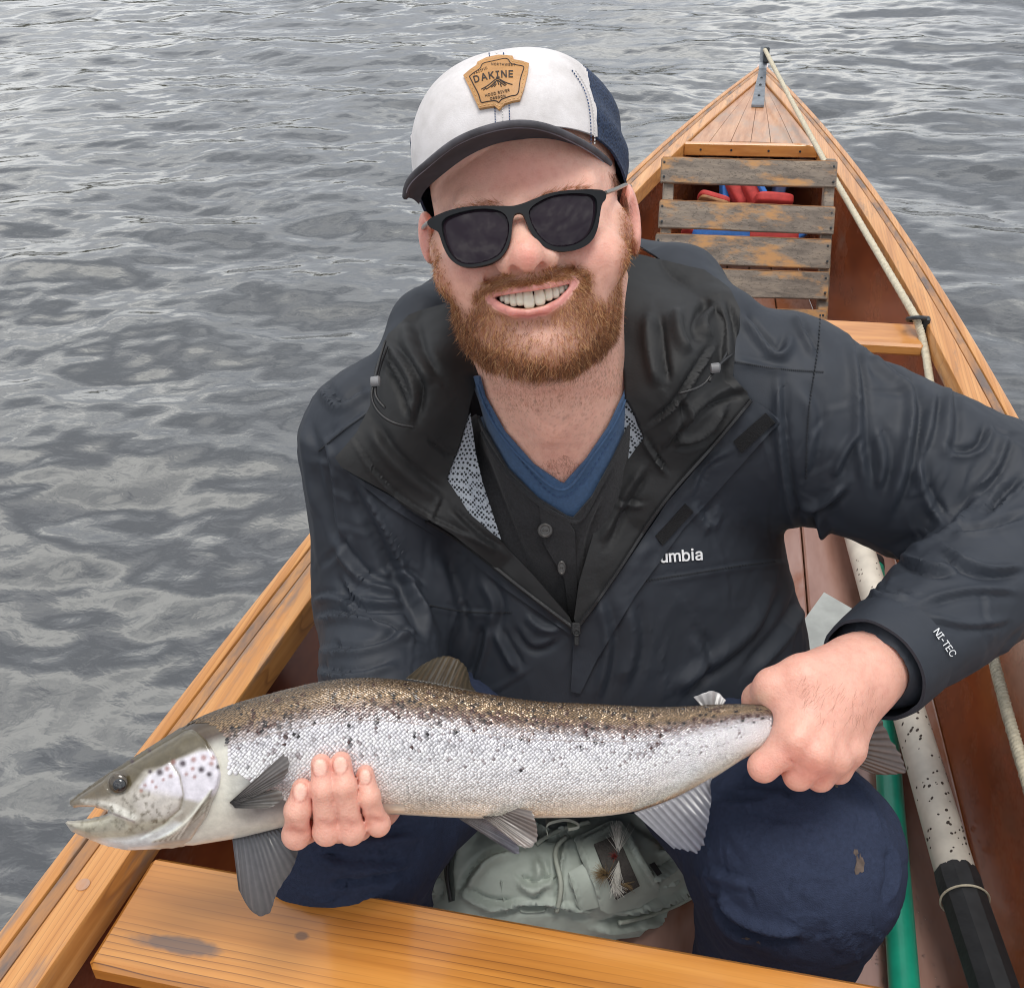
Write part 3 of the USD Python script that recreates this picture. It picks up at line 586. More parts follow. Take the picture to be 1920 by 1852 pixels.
# head: a rounded solid inside the outline of the head, mouth slightly open
def Z2(*p): return [(100 + a / 2.909, 1200 + b / 2.909) for a, b in p]
HEAD = np.array(Z2((88, 872), (130, 838), (240, 760), (330, 700), (430, 635), (560, 548), (700, 468), (770, 455), (860, 540), (915, 640), (937, 730), (925, 800), (885, 890), (860, 960), (800, 1050), (760, 1110),
                   (700, 1128), (560, 1148), (400, 1150), (280, 1122), (190, 1085), (100, 1045), (62, 1000), (70, 985), (120, 985), (180, 975), (250, 962), (290, 950), (305, 938), (285, 925), (230, 908), (170, 905), (110, 912), (82, 895)))
def densify(poly, n):
    L = np.r_[poly, poly[:1]]; return spline(L, n, closed=True)[:-1] if False else np.asarray(Polygon(poly).buffer(2).buffer(-2).exterior.coords)
HP = densify(HEAD, 200)
MPP = 0.722 / FPX
def head_t(x, y):
    """Half thickness in metres of the head at photo position (x, y)."""
    hz = np.interp(x, [115, 140, 200, 260, 330, 400, 440], [0.0075, 0.0105, 0.0165, 0.0222, 0.0285, 0.0325, 0.0325])
    top = np.interp(x, [120, 180, 248, 340, 420], [1500, 1458, 1418, 1361, 1330]); bot = np.interp(x, [110, 170, 240, 340, 440], [1556, 1585, 1597, 1590, 1575])
    e = np.clip((y - (top + bot) / 2) / ((bot - top) / 2), -1, 1); t = hz * (1 - np.abs(e) ** 2.3) ** 0.5
    sd = -poly_sd(np.c_[x, y], HP) * MPP
    r = 0.0055; k = np.clip(sd / r, 0, 1); t = np.minimum(t, hz) * np.sqrt(1 - (1 - k) ** 2) ** 0.9
    # relief: jaw bone, gill cover grooves, eye socket
    d, _, _ = line_d(np.c_[x, y], Z2((150, 900), (260, 905), (330, 930), (440, 985))); t = t + 0.0016 * np.exp(-(d / 7) ** 2)
    d, _, _ = line_d(np.c_[x, y], Z2((640, 660), (690, 740), (710, 840), (690, 920), (600, 1000), (480, 1070))); t = t - 0.0016 * np.exp(-(d / 3.2) ** 2)
    d, _, _ = line_d(np.c_[x, y], Z2((420, 690), (500, 715))); t = t - 0.0008 * np.exp(-(d / 2.5) ** 2)
    for a in range(6):
        d, _, _ = line_d(np.c_[x, y], Z2((600 + 28 * a - 60, 1100 - 4 * a), (700 + 20 * a, 1035 - 28 * a), (830 + 6 * a, 930 - 22 * a))); t = t + 0.0010 * np.exp(-(d / 3.0) ** 2) - 0.0004
    d = np.hypot(x - 221, y - 1468); t = t + 0.0026 * np.exp(-(d / 19) ** 2) - 0.002 * np.exp(-((d - 19) / 4) ** 2)
    return t, sd
hs = 0.0011
def head_f(c):
    z = c[:, 2]; x = c[:, 0] / MPP + 960; y = c[:, 1] / MPP + 926
    t, sd = head_t(x, y); s = -sd
    return np.where(sd > 0, np.abs(z) - t, np.maximum(s, 0) + np.maximum(np.abs(z) - 0.0008, 0))
# (built in a frame where pixels map to metres at one depth, then placed along the fish)
lo = [(108 - 960) * MPP, (1340 - 926) * MPP, -0.036]; hi = [(432 - 960) * MPP, (1606 - 926) * MPP, 0.036]
hmh = field_mesh(head_f, lo, hi, hs, 2); hmh = taubin(hmh, 5)
v = np.asarray(hmh.vertices); hx, hy = v[:, 0] / MPP + 960, v[:, 1] / MPP + 926
hv = Cc(hx, hy, fish_d(hx) + v[:, 2] * 1.0)
def inside(poly, soft=4.0): return np.clip(0.5 - poly_sd(np.c_[hx, hy], poly) / soft, 0, 1)[:, None]
col = np.tile(np.array([0.36, 0.33, 0.28]), (len(v), 1)); nz = meshkit.fbm(np.c_[hx / 9, hy / 9, v[:, 2] * 200], 3)[:, None]
def paint(c, m):
    global col
    col = col * (1 - m) + np.asarray(c) * m
paint((0.085, 0.068, 0.038), inside(Z2((0, 800), (0, 600), (700, 300), (1000, 500), (925, 600), (800, 590), (700, 640), (600, 690), (500, 710), (430, 800), (360, 840), (250, 860), (60, 890)), 9))
paint((0.10, 0.075, 0.045), inside(Z2((60, 930), (60, 840), (330, 690), (420, 720), (300, 860), (170, 890)), 16) * 0.7)
paint((0.055, 0.042, 0.024), inside(Z2((60, 860), (300, 690), (700, 440), (780, 470), (500, 590), (330, 730), (160, 850), (70, 890)), 10) * (0.5 + 0.6 * nz))
paint((0.62, 0.59, 0.64), inside(Z2((470, 800), (520, 735), (640, 670), (800, 605), (880, 600), (930, 720), (905, 830), (790, 880), (700, 860), (560, 850)), 8))
paint((0.50, 0.46, 0.42), inside(Z2((430, 830), (560, 820), (700, 850), (690, 930), (620, 985), (470, 940)), 14) * 0.75)
paint((0.58, 0.56, 0.50), inside(Z2((150, 870), (260, 880), (340, 890), (460, 960), (430, 1000), (380, 985), (260, 915), (170, 905)), 6) * (0.45 + 0.7 * nz))
paint((0.33, 0.31, 0.24), inside(Z2((80, 1000), (300, 950), (470, 1000), (640, 960), (690, 940), (560, 1050), (400, 1085), (200, 1075)), 8) * (0.5 + 0.6 * nz))
paint((0.62, 0.64, 0.63), inside(Z2((220, 1090), (400, 1080), (560, 1040), (660, 990), (700, 1000), (600, 1090), (500, 1150), (330, 1150)), 10))
for a in range(6):
    d, _, _ = line_d(np.c_[hx, hy], Z2((600 + 28 * a - 60, 1100 - 4 * a), (700 + 20 * a, 1035 - 28 * a), (830 + 6 * a, 930 - 22 * a))); paint((0.60, 0.58, 0.50), np.exp(-(d / 2.2) ** 2)[:, None] * 0.9)
    d, _, _ = line_d(np.c_[hx, hy], Z2((614 + 28 * a - 60, 1098 - 4 * a), (714 + 20 * a, 1033 - 28 * a), (838 + 6 * a, 925 - 22 * a))); paint((0.10, 0.085, 0.055), np.exp(-(d / 1.8) ** 2)[:, None] * 0.7)
d, _, _ = line_d(np.c_[hx, hy], Z2((640, 660), (690, 740), (710, 840), (690, 920), (600, 1000))); paint((0.17, 0.14, 0.09), np.exp(-(d / 2.0) ** 2)[:, None] * 0.8)
d, _, _ = line_d(np.c_[hx, hy], Z2((860, 560), (915, 650), (935, 730), (920, 800), (880, 880))); paint((0.06, 0.02, 0.03), np.exp(-(d / 2.4) ** 2)[:, None] * 0.95)
d, _, _ = line_d(np.c_[hx, hy], Z2((110, 915), (170, 905), (230, 908), (300, 935), (440, 990))); paint((0.16, 0.11, 0.12), np.exp(-(d / 1.8) ** 2)[:, None] * 0.7)
for (a, b, r, dk) in ((580, 720, 16, 1), (706, 672, 16, 1), (808, 705, 15, 1), (850, 730, 12, 1), (527, 716, 10, 1), (765, 650, 13, 0), (820, 640, 14, 0), (870, 640, 12, 0), (862, 672, 12, 0), (655, 665, 12, 0), (620, 700, 12, 0), (760, 700, 10, 0), (725, 730, 9, 0), (640, 740, 10, 0), (500, 790, 9, 0), (540, 770, 8, 0), (560, 800, 8, 0), (480, 820, 9, 0), (600, 760, 8, 0), (900, 690, 11, 1), (430, 660, 10, 1), (525, 600, 9, 1), (770, 745, 9, 0)):
    q = np.array(Z2((a, b))[0]); m = np.clip(1.5 - np.hypot(hx - q[0], hy - q[1]) / (r / 2.909) * 0.9, 0, 1)[:, None]; paint((0.028, 0.012, 0.018) if dk else (0.24, 0.085, 0.06), m * (0.95 if dk else 0.75))
paint((0.10, 0.085, 0.055), np.clip(meshkit.fbm(np.c_[hx / 7, hy / 7, 0 * hx], 4, 31)[:, None] - 0.52, 0, 1) * 3.0 * inside(Z2((60, 900), (300, 780), (480, 800), (700, 870), (690, 960), (560, 1050), (200, 1050), (60, 1000)), 20))
d = np.hypot(hx - 221, hy - 1468); paint((0.045, 0.036, 0.022), np.exp(-(d / 20) ** 4)[:, None] * 0.8)
mh = outward(TM(c2w(hv), hmh.faces))
head_prim = obj('head', mh, 'fish_skin', fish, True, color=np.clip(col * (0.82 + 0.36 * nz), 0, 1))
def fball(px, py, r, sq, lift, name, m_):
    t, _ = head_t(np.array([px]), np.array([py])); s = trimesh.creation.icosphere(3, 1.0); vv = np.asarray(s.vertices) * np.array([r, r, r * sq]); return obj(name, TM(c2w(Cc(px, py, fish_d(px) - t[0] + lift)) + vv[:, 0:1] * C_R - vv[:, 1:2] * C_U + vv[:, 2:3] * C_F, s.faces), m_, fish, True)
fball(222, 1468, 0.0066, 0.42, 0.0007, 'iris', 'fish_iris'); fball(224, 1471, 0.0045, 0.5, -0.0006, 'pupil', 'fish_eye')
# fins
def fin(base, tip, d0, d1, nray, c0, c1, name='fin', rag=0.03, amp=0.0007, seed=1, bow=0.0, label=None):
    rg = np.random.default_rng(seed); m = nray * 6 + 1; nn = 14
    B = spline(np.array(base, float), m); T = spline(np.array(tip, float), m); u = np.linspace(0, 1, nn)[:, None]
    ray = (np.abs(((np.linspace(0, nray, m) + 0.5) % 1) - 0.5) * 2)                         # 0 on a ray, 1 between
    rg_ = np.interp(np.linspace(0, nray, m), np.arange(nray + 1), rg.uniform(-1, 1, nray + 1))
    ext = 1 - rag * ray - rag * np.abs(rg_) * 1.4
    G2 = B[None] + (T - B)[None] * (u * ext[None])[..., None]
    dd = d0 + (d1 - d0) * u + 0 * ray[None] + bow * np.sin(u * np.pi) - amp * (1 - ray[None]) * (1 - 0.4 * u) + 0.0016 * np.sin(np.linspace(0, 9, m) + seed)[None] * u
    G = c2w(Cc(G2[..., 0], G2[..., 1], dd)); H = c2w(Cc(G2[..., 0], G2[..., 1], dd + 0.0016 - 0.0011 * u + 1.2 * amp * (1 - ray[None]) * (1 - 0.4 * u)))
    s_ = outward(solid_grid(G, H))
    c0, c1 = np.asarray(c0) * .62, np.asarray(c1) * .68; cl = np.asarray(c0)[None, None] + (np.asarray(c1) - np.asarray(c0))[None, None] * u[..., None]; cl = cl * (0.72 + 0.45 * (1 - ray[None, :, None]) ** 1.5) * (1 + 0.15 * rg_[None, :, None])
    return obj(name, s_, 'fish_fin', fish, 40, None if False else None, label=label) if False else obj(name, s_, 'fish_fin', fish, True, color=np.clip(np.vstack([cl.reshape(-1, 3)] * 2), 0, 1), label=label)
fin(Z2((975, 1075), (1230, 1020)), Z2((1010, 1360), (1060, 1455), (1125, 1508), (1170, 1498), (1215, 1395), (1285, 1285), (1345, 1120)), 0.735, 0.722, 13, (0.12, 0.12, 0.135), (0.06, 0.045, 0.04), 'pectoral_fin', 0.015, 0.0006, 1)
fin(Z2((960, 885), (985, 905)), Z2((1265, 610), (1290, 640), (1255, 760), (1180, 810)), 0.703, 0.691, 9, (0.09, 0.08, 0.075), (0.17, 0.15, 0.14), 'pectoral_fin', 0.03, 0.0010, 2)
fin(Z2((962, 880), (990, 915)), Z2((1190, 815), (1240, 815), (1262, 850), (1225, 895), (1100, 918)), 0.702, 0.694, 8, (0.06, 0.055, 0.055), (0.22, 0.20, 0.18), 'pectoral_fin', 0.03, 0.0010, 3, label='folded lower lobe of the near pectoral fin')
def Z3(*p): return [(700 + a / 2.909, 1200 + b / 2.909) for a, b in p]
fin(Z3((530, 910), (640, 885)), Z3((800, 1125), (870, 1132), (892, 1100), (895, 1010), (870, 930)), 0.742, 0.726, 10, (0.07, 0.05, 0.04), (0.24, 0.20, 0.18), 'pelvic_fin', 0.02, 0.0009, 4)
fin(Z3((470, 975), (560, 960)), Z3((745, 1150), (795, 1165), (800, 1150), (740, 1060), (700, 1000)), 0.765, 0.752, 9, (0.36, 0.33, 0.32), (0.26, 0.25, 0.29), 'pelvic_fin', 0.02, 0.0006, 5)
fin(Z3((1420, 940), (1640, 860), (1850, 745)), Z3((1640, 1140), (1730, 1160), (1795, 1165), (1815, 1090), (1840, 960), (1845, 850), (1835, 790)), 0.752, 0.742, 13, (0.30, 0.29, 0.31), (0.10, 0.10, 0.13), 'anal_fin', 0.05, 0.0011, 6)
fin(Z3((175, 210), (350, 245), (560, 280)), Z3((270, 130), (350, 90), (430, 85), (490, 120), (530, 240)), 0.772, 0.80, 12, (0.060, 0.045, 0.026), (0.075, 0.056, 0.032), 'dorsal_fin', 0.03, 0.0008, 7)
fin([(1318, 1328), (1352, 1326)], [(1300, 1306), (1318, 1297), (1345, 1296), (1362, 1312)], 0.786, 0.79, 4, (0.16, 0.14, 0.13), (0.52, 0.50, 0.50), 'adipose_fin', 0.05, 0.0006, 8)
fin([(1560, 1352), (1572, 1385), (1566, 1420)], [(1618, 1262), (1650, 1330), (1684, 1404), (1704, 1444), (1640, 1452)], 0.800, 0.806, 16, (0.10, 0.065, 0.05), (0.085, 0.055, 0.045), 'tail_fin', 0.03, 0.0010, 9)

# ------------------------------------------------------------------ person: head, neck, cap, sunglasses, beard
def ray_depth(fn, px, py, d0, d1, n=60):
    """Depth at which the viewing ray of a photo position first enters a distance field."""
    px, py = np.atleast_1d(np.asarray(px, float)), np.atleast_1d(np.asarray(py, float)); ds = np.linspace(d0, d1, n)
    val = np.stack([fn(Cc(px, py, d)) for d in ds], 1); hit = val < 0; k = hit.argmax(1); k = np.where(hit.any(1), np.maximum(k, 1), n - 1); r = np.arange(len(px))
    a, b = val[r, k - 1], val[r, k]; t = np.clip(a / np.where(np.abs(a - b) < 1e-12, 1, a - b), 0, 1)
    return ds[k - 1] + t * (ds[k] - ds[k - 1])
def Z1(*p): return [(700 + a / 2.645, 60 + b / 2.645) for a, b in p]
HR = math.radians(7.0); RH = np.array([[math.cos(HR), -math.sin(HR), 0], [math.sin(HR), math.cos(HR), 0], [0, 0, 1.0]])   # head axes: right, down, back
person = thing('person', 'bearded man in cap, sunglasses and dark rain jacket, sitting in the canoe holding the fish', 'person', P(1070, 1350, 1.2))
mat('skin', {'a': ('attribute', {'attribute': 'tint'}), 'g': ('geometry', {}), 'n': ('noise_texture', {'scale': 140.0, 'detail': 5.0, 'roughness': 0.7}), 'r': ('rgb_ramp', {'ramp': [(0.30, (0.93, 0.84, 0.82)), (0.5, (1, 0.98, 0.97)), (0.72, (1.06, 1.05, 1.04))]}),
             'x': ('mix', {'mix_type': 'multiply', 'fac': 1.0}), 'bn': ('noise_texture', {'scale': 700.0, 'detail': 3.0}), 'b': ('bump', {'strength': 0.6, 'distance': 0.0008}),
             'p': ('principled_bsdf', {'roughness': 0.42, 'subsurface_weight': 0.25, 'subsurface_scale': 0.004, 'subsurface_radius': (1.0, 0.35, 0.2), 'specular_ior_level': 0.45})},
    [('g.position', 'n.vector'), ('n.fac', 'r.fac'), ('a.color', 'x.color1'), ('r.color', 'x.color2'), ('x.color', 'p.base_color'), ('g.position', 'bn.vector'), ('bn.fac', 'b.height'), ('b.normal', 'p.normal')])
L = lambda px, py, d: Cc(px, py, d)
UPL = [(916, 556, .809), (936, 551, .799), (965, 546, .791), (997, 542, .787), (1030, 537, .789), (1056, 531, .797), (1078, 527, .809)]
LOL = [(917, 558, .809), (936, 575, .799), (960, 586, .790), (990, 590, .786), (1024, 582, .788), (1053, 562, .798), (1077, 531, .809)]
MOUTH = [(926, 558), (950, 553), (975, 549), (1000, 546), (1030, 541), (1055, 536), (1071, 531), (1062, 544), (1046, 560), (1020, 573), (990, 579), (962, 577), (941, 569)]
def mouth_m(p):
    x, y = 960 + FPX * p[:, 0] / p[:, 2], 926 + FPX * p[:, 1] / p[:, 2]; return x, y
def head_sdf(p):
    f = s_ell(p, L(978, 330, .892), (.078, .086, .096), RH)
    f = smin(f, s_ell(p, L(996, 452, .873), (.0715, .105, .076), RH), .02)
    f = smin(f, s_ell(p, L(1006, 590, .858), (.064, .052, .058), RH), .025)
    f = smin(f, s_ell(p, L(1012, 660, .826), (.034, .026, .030), RH), .02)                       # chin
    f = smin(f, s_ell(p, L(998, 562, .836), (.047, .036, .044), RH), .02)                        # muzzle
    for c in (L(882, 512, .820), L(1112, 484, .820)): f = smin(f, s_ell(p, c, (.028, .024, .0235), RH), .014)   # raised cheeks
    for c in (L(848, 470, .846), L(1142, 435, .846)): f = smin(f, s_ell(p, c, (.018, .022, .02), RH), .015)
    f = smin(f, s_cap(p, L(880, 392, .818), L(955, 385, .808), .012), .012); f = smin(f, s_cap(p, L(985, 380, .808), L(1090, 358, .820), .012), .012)
    f = smax(f, -s_ell(p, L(893, 435, .792), (.020, .014, .014), RH), .012); f = smax(f, -s_ell(p, L(1060, 412, .792), (.020, .014, .014), RH), .012)
    f = smin(f, s_cap(p, L(966, 392, .802), L(985, 470, .7800), .0098, .0112), .010)                # nose
    f = smin(f, s_ell(p, L(988, 483, .7760), (.0122, .0106, .0114), RH), .008)
    for c in (L(949, 494, .7870), L(1029, 483, .7870)): f = smin(f, s_ell(p, c, (.0082, .0086, .0112), RH), .0065)
    f = smin(f, s_cap(p, L(956, 440, .800), L(975, 470, .790), .009), .012); f = smin(f, s_cap(p, L(1000, 432, .800), L(1000, 468, .790), .009), .012)
    for c in (L(967, 507, .7800), L(1010, 500, .7800)): f = smax(f, -s_ell(p, c, (.0054, .0038, .007), RH), .002)
    for ch, rs in ((UPL, (.0012, .0020, .0026, .0028, .0026, .0020, .0012)), (LOL, (.0014, .0028, .0042, .0046, .0042, .0028, .0014))):
        for a, b, ra, rb in zip(ch[:-1], ch[1:], rs[:-1], rs[1:]): f = smin(f, s_cap(p, L(*a), L(*b), ra, rb), .004)
    # creases from nose to mouth corners
    for a, b, c in (((941, 505, .792), (905, 530, .806), (893, 560, .815)), ((1040, 492, .792), (1085, 508, .806), (1100, 535, .815))):
        f = smax(f, -np.minimum(s_cap(p, L(*a), L(*b), .0020), s_cap(p, L(*b), L(*c), .0016)), .0070)

    f = smax(f, -s_cap(p, L(950, 612, .787), L(1040, 604, .787), .005), .010)                      # under the lower lip
    x, y = mouth_m(p); sd = poly_sd(np.c_[x, y], MOUTH) * 0.0004
    f = smax(f, -np.maximum(sd, np.abs(p[:, 2] - .80) - .020), .0015)
    # ears
    for c, o, s in ((L(1183, 412, .882), L(1178, 413, .871), 1), (L(802, 446, .890), L(807, 447, .876), -1)):
        e = s_ell(p, c, (.0075, .030 if s > 0 else .022, .018), RH); e = smax(e, -s_ell(p, o + np.array([s * .006, 0, -.010]), (.006, .021, .013), RH), .003); f = smin(f, e, .006)
    # neck and throat
    f = smin(f, s_cap(p, L(1028, 620, .915), L(1066, 900, 1.03), .058, .066), .022)
    f = smin(f, s_ell(p, L(1035, 775, .908), (.013, .02, .014)), .03)
    for a, b in ((L(905, 640, .93), L(1030, 890, .972)), (L(1150, 520, .935), L(1080, 890, .972))): f = smin(f, s_cap(p, a, b, .013), .03)
    f = smin(f, s_ell(p, L(1066, 960, 1.09), (.15, .115, .105)), .04)
    return f
hd = field_mesh(head_sdf, [-.125, -.40, .745], [.245, .16, 1.22], .0018, 3)
hd = outward(taubin(hd, 4))
def skin_color(c):
    """Skin tone of the body by place: ruddy nose and cheeks, lips, stubble, hands."""
    x, y = 960 + FPX * c[:, 0] / c[:, 2], 926 + FPX * c[:, 1] / c[:, 2]; n = len(c)
    col = np.tile(np.array([0.70, 0.405, 0.315]), (n, 1)); front = (c[:, 2] < .87)
    def add(rgb, m): nonlocal col; m = np.clip(m, 0, 1)[:, None]; col = col * (1 - m) + np.array(rgb) * m
    g = lambda cx, cy, s, t=None: np.exp(-(((x - cx) / s) ** 2 + ((y - cy) / (t or s)) ** 2)) * front
    nz = meshkit.fbm(c * 90, 3, 5)
    add((0.64, 0.275, 0.22), (g(987, 480, 32) * 0.85 + g(885, 505, 48, 35) * 0.6 + g(1110, 475, 48, 38) * 0.6 + g(970, 320, 110, 45) * 0.7) * (0.6 + 0.8 * nz))
    add((0.62, 0.24, 0.21), (x > 1172) * (y < 490) * (y > 330) * 0.55); add((0.62, 0.24, 0.21), (x < 806) * (y < 490) * (y > 400) * 0.6)
    lip = np.full(n, 1e9)
    for ch in (UPL, LOL): lip = np.minimum(lip, line_d(np.c_[x, y], [q[:2] for q in ch])[0])
    add((0.56, 0.205, 0.19), np.clip(2.2 - lip / 4.6, 0, 1) * (c[:, 2] < .815) * (y > 500) * 0.8)
    inm = poly_sd(np.c_[x, y], MOUTH); add((0.10, 0.025, 0.025), np.clip(0.6 - inm / 3, 0, 1) * (c[:, 2] > .797) * front)
    # brown undercolour of the beard and stubble on the throat
    bd = poly_sd(np.c_[x, y], BEARD); m = np.clip(0.5 - bd / 26, 0, 1) * (c[:, 2] < .90) * (lip > 9); m = m * (1 - 0.75 * np.exp(-(((x - 1015) / 80) ** 2 + ((y - 630) / 34) ** 2)))
    add((0.27, 0.105, 0.045), m * 0.80)
    st = (meshkit.noise(c * 900, 3) < 0.30) * np.clip((y - 640) / 60, 0, 1) * np.clip((900 - y) / 160, 0, 1) * (c[:, 2] < 1.0); add((0.26, 0.15, 0.11), st * 0.45)
    add((0.56, 0.27, 0.215), np.clip((y - 760) / 150, 0, 1) * (y < 960) * np.exp(-((x - 1050) / 70) ** 2) * 0.7 * (c[:, 2] > .85) * (c[:, 2] < 1.02))
    add((0.58, 0.28, 0.22), np.exp(-((y - 735) / 7) ** 2) * 0.25 * (c[:, 2] > .85))
    return np.clip(col * (0.93 + 0.14 * nz[:, None]), 0, 1)
BEARD = [(806, 425), (812, 495), (822, 575), (850, 636), (905, 682), (960, 705), (1015, 713), (1075, 702), (1125, 670), (1172, 610), (1197, 535), (1198, 470), (1170, 380), (1162, 400), (1166, 470), (1160, 530), (1136, 566), (1116, 552), (1110, 512),
         (1086, 496), (1040, 499), (990, 516), (945, 514), (905, 532), (888, 552), (886, 574), (873, 586), (854, 566), (835, 515), (820, 460)]
teeth_p = [(942, 11, 15), (951, 13.5, 21), (962.5, 15.5, 27), (975, 16.5, 28), (991, 22.5, 36), (1011.5, 21.5, 34), (1028, 16.5, 28), (1041, 15.5, 26), (1052, 13, 20), (1060.5, 10, 14)]
plain('teeth', (0.66, 0.60, 0.48), 0.18, None, 0.06, 200, coat_weight=0.5, subsurface_weight=0.2, subsurface_scale=0.002)
tm = []
for k, (x, w, h) in enumerate(teeth_p):
    top = np.interp(x, [930, 1000, 1070], [557, 545, 532]) - 3.5; dz = 0.7965 + 0.010 * ((x - 1000) / 66) ** 2; c = L(x, top + h / 2, dz)
    s = trimesh.creation.icosphere(2, 1.0); vv = np.asarray(s.vertices); vv = np.sign(vv) * np.abs(vv) ** 0.62 * np.array([w * .000202, (h / 2) * .000415, .0030]); vv[:, 0] *= 1 - 0.12 * (vv[:, 1] < 0)
    tm.append(TM(c2w(c + vv @ RH), s.faces))
# cap
CAPC = L(977, 318, .898); CR = np.array([.0895, .0885, .110]); CY = math.radians(9)
RC = np.array([[math.cos(CY), 0, -math.sin(CY)], [0, 1, 0], [math.sin(CY), 0, math.cos(CY)]]) @ RH
def cap_q(p): return (p - CAPC) @ RC.T
def cap_sdf(p):
    q = cap_q(p) / CR; up = np.clip(-q[:, 1], 0, 1)
    e = (np.abs(q[:, 0]) ** 2.35 + np.abs(q[:, 1]) ** 2.25 + np.abs(q[:, 2]) ** 2.35)
    return (e ** (1 / 2.3) - 1) * 0.095
cp = field_mesh(cap_sdf, CAPC - .13, CAPC + .13, .0026, 3); cp = outward(taubin(cp, 3)); cv = np.asarray(cp.vertices).copy()
q = cap_q(cv); x, y = 960 + FPX * cv[:, 0] / cv[:, 2], 926 + FPX * cv[:, 1] / cv[:, 2]
low = -(q[:, 1] - np.interp(q[:, 2], [-.11, -.06, 0, .11], [.002, .012, .030, .055]))        # lower rim rises at the front
seam_f = np.where(q[:, 0] > 0, .071 - q[:, 0] - 0.30 * np.clip(q[:, 2] + .075, 0, 1) * 1.0 + 0 * q[:, 1], .086 + q[:, 0] - 0.30 * np.clip(q[:, 2] + .062, 0, 1)) - 0.55 * np.clip(q[:, 2] + .045, 0, 1)
mesh_bump = 0.0016 * np.sin(cv[:, 1] * 190 + 2 * np.sin(cv[:, 0] * 40)) * (seam_f < 0) + 0.0025 * (meshkit.fbm(cv * 24, 3, 8) - 0.5) * np.where(seam_f < 0, 1.6, 0.5)
nrm = vnormals(cv, np.asarray(cp.faces)); cv = cv + nrm * mesh_bump[:, None]
mat('cap_white', {'g': ('geometry', {}), 'n': ('noise_texture', {'scale': 26.0, 'detail': 5.0, 'roughness': 0.65}), 'r': ('rgb_ramp', {'ramp': [(0.3, (0.50, 0.47, 0.46)), (0.6, (0.66, 0.63, 0.63))]}), 'bn': ('noise_texture', {'scale': 900.0}), 'b': ('bump', {'strength': 0.4, 'distance': 0.0005}),
    'p': ('principled_bsdf', {'roughness': 0.85, 'sheen_weight': 0.15})}, [('g.position', 'n.vector'), ('n.fac', 'r.fac'), ('r.color', 'p.base_color'), ('g.position', 'bn.vector'), ('bn.fac', 'b.height'), ('b.normal', 'p.normal')])
mat('cap_mesh', {'g': ('geometry', {}), 'v': ('voronoi_texture', {'scale': 430.0}), 'r': ('rgb_ramp', {'ramp': [(0.15, (0.006, 0.010, 0.022)), (0.5, (0.017, 0.033, 0.075))]}), 'b': ('bump', {'strength': 0.8, 'distance': 0.0008}), 'p': ('principled_bsdf', {'roughness': 0.7})},
    [('g.position', 'v.vector'), ('v.distance', 'r.fac'), ('r.color', 'p.base_color'), ('v.distance', 'b.height'), ('b.normal', 'p.normal')])
plain('brim_cloth', (0.055, 0.052, 0.062), 0.85, (500, 0.4, 0.0005), 0.35, 25)
plain('navy_thread', (0.03, 0.06, 0.14), 0.8); plain('white_thread', (0.62, 0.60, 0.58), 0.8)
plain('leather', (0.40, 0.20, 0.065), 0.5, (350, 0.5, 0.0006), 0.18, 60); plain('leather_print', (0.028, 0.016, 0.012), 0.7)
plain('leather_stitch', (0.55, 0.36, 0.15), 0.7)
cap_front, = clip(cv, cp.faces, np.minimum(low, seam_f)); cap_back, = clip(cv, cp.faces, np.minimum(low, -seam_f))
W = lambda m: TM(c2w(m.vertices), m.faces)
capx = UsdGeom.Xform.Define(stage, numbered(str(person.GetPath()), 'cap')).GetPrim(); p_loc[str(capx.GetPath())] = p_loc[str(person.GetPath())]
obj('front_panel', thick(W(cap_front), .002), 'cap_white', capx, 50)
obj('mesh_back', thick(W(cap_back), .002), 'cap_mesh', capx, 50)
cap_d = lambda px, py: ray_depth(cap_sdf, px, py, .74, .95)
def on(surf, pts, lift): pts = np.asarray(pts, float); return c2w(Cc(pts[:, 0], pts[:, 1], surf(pts[:, 0], pts[:, 1]) - lift))
def seamline(pts, surf, lift, r, m_, parent, name, n=40, dash=None):
    q = spline(np.array(pts, float), n); w = on(surf, q, lift)
    if dash is None: return obj(name, tube(w, r, 5), m_, parent)
    w = on(surf, spline(np.array(pts, float), dash * 4), lift); return obj(name, cat([tube(w[4 * k:4 * k + 3], r, 5) for k in range(dash)]), m_, parent)
for dx in (-14, 0, 13): seamline([(931 + dx, 98 + abs(dx) * .1), (938 + dx, 150), (943 + dx, 232)], cap_d, .0012, .00045, 'navy_thread' if dx else 'white_thread', capx, 'seam', dash=26)
for dx in (0, -9): seamline(Z1((1003 + dx * 2, 190), (1065 + dx * 2, 290), (1092 + dx * 2, 400), (1098 + dx * 2, 560)), cap_d, .0022, .0005, 'navy_thread' if dx else 'white_thread', capx, 'seam', dash=24)
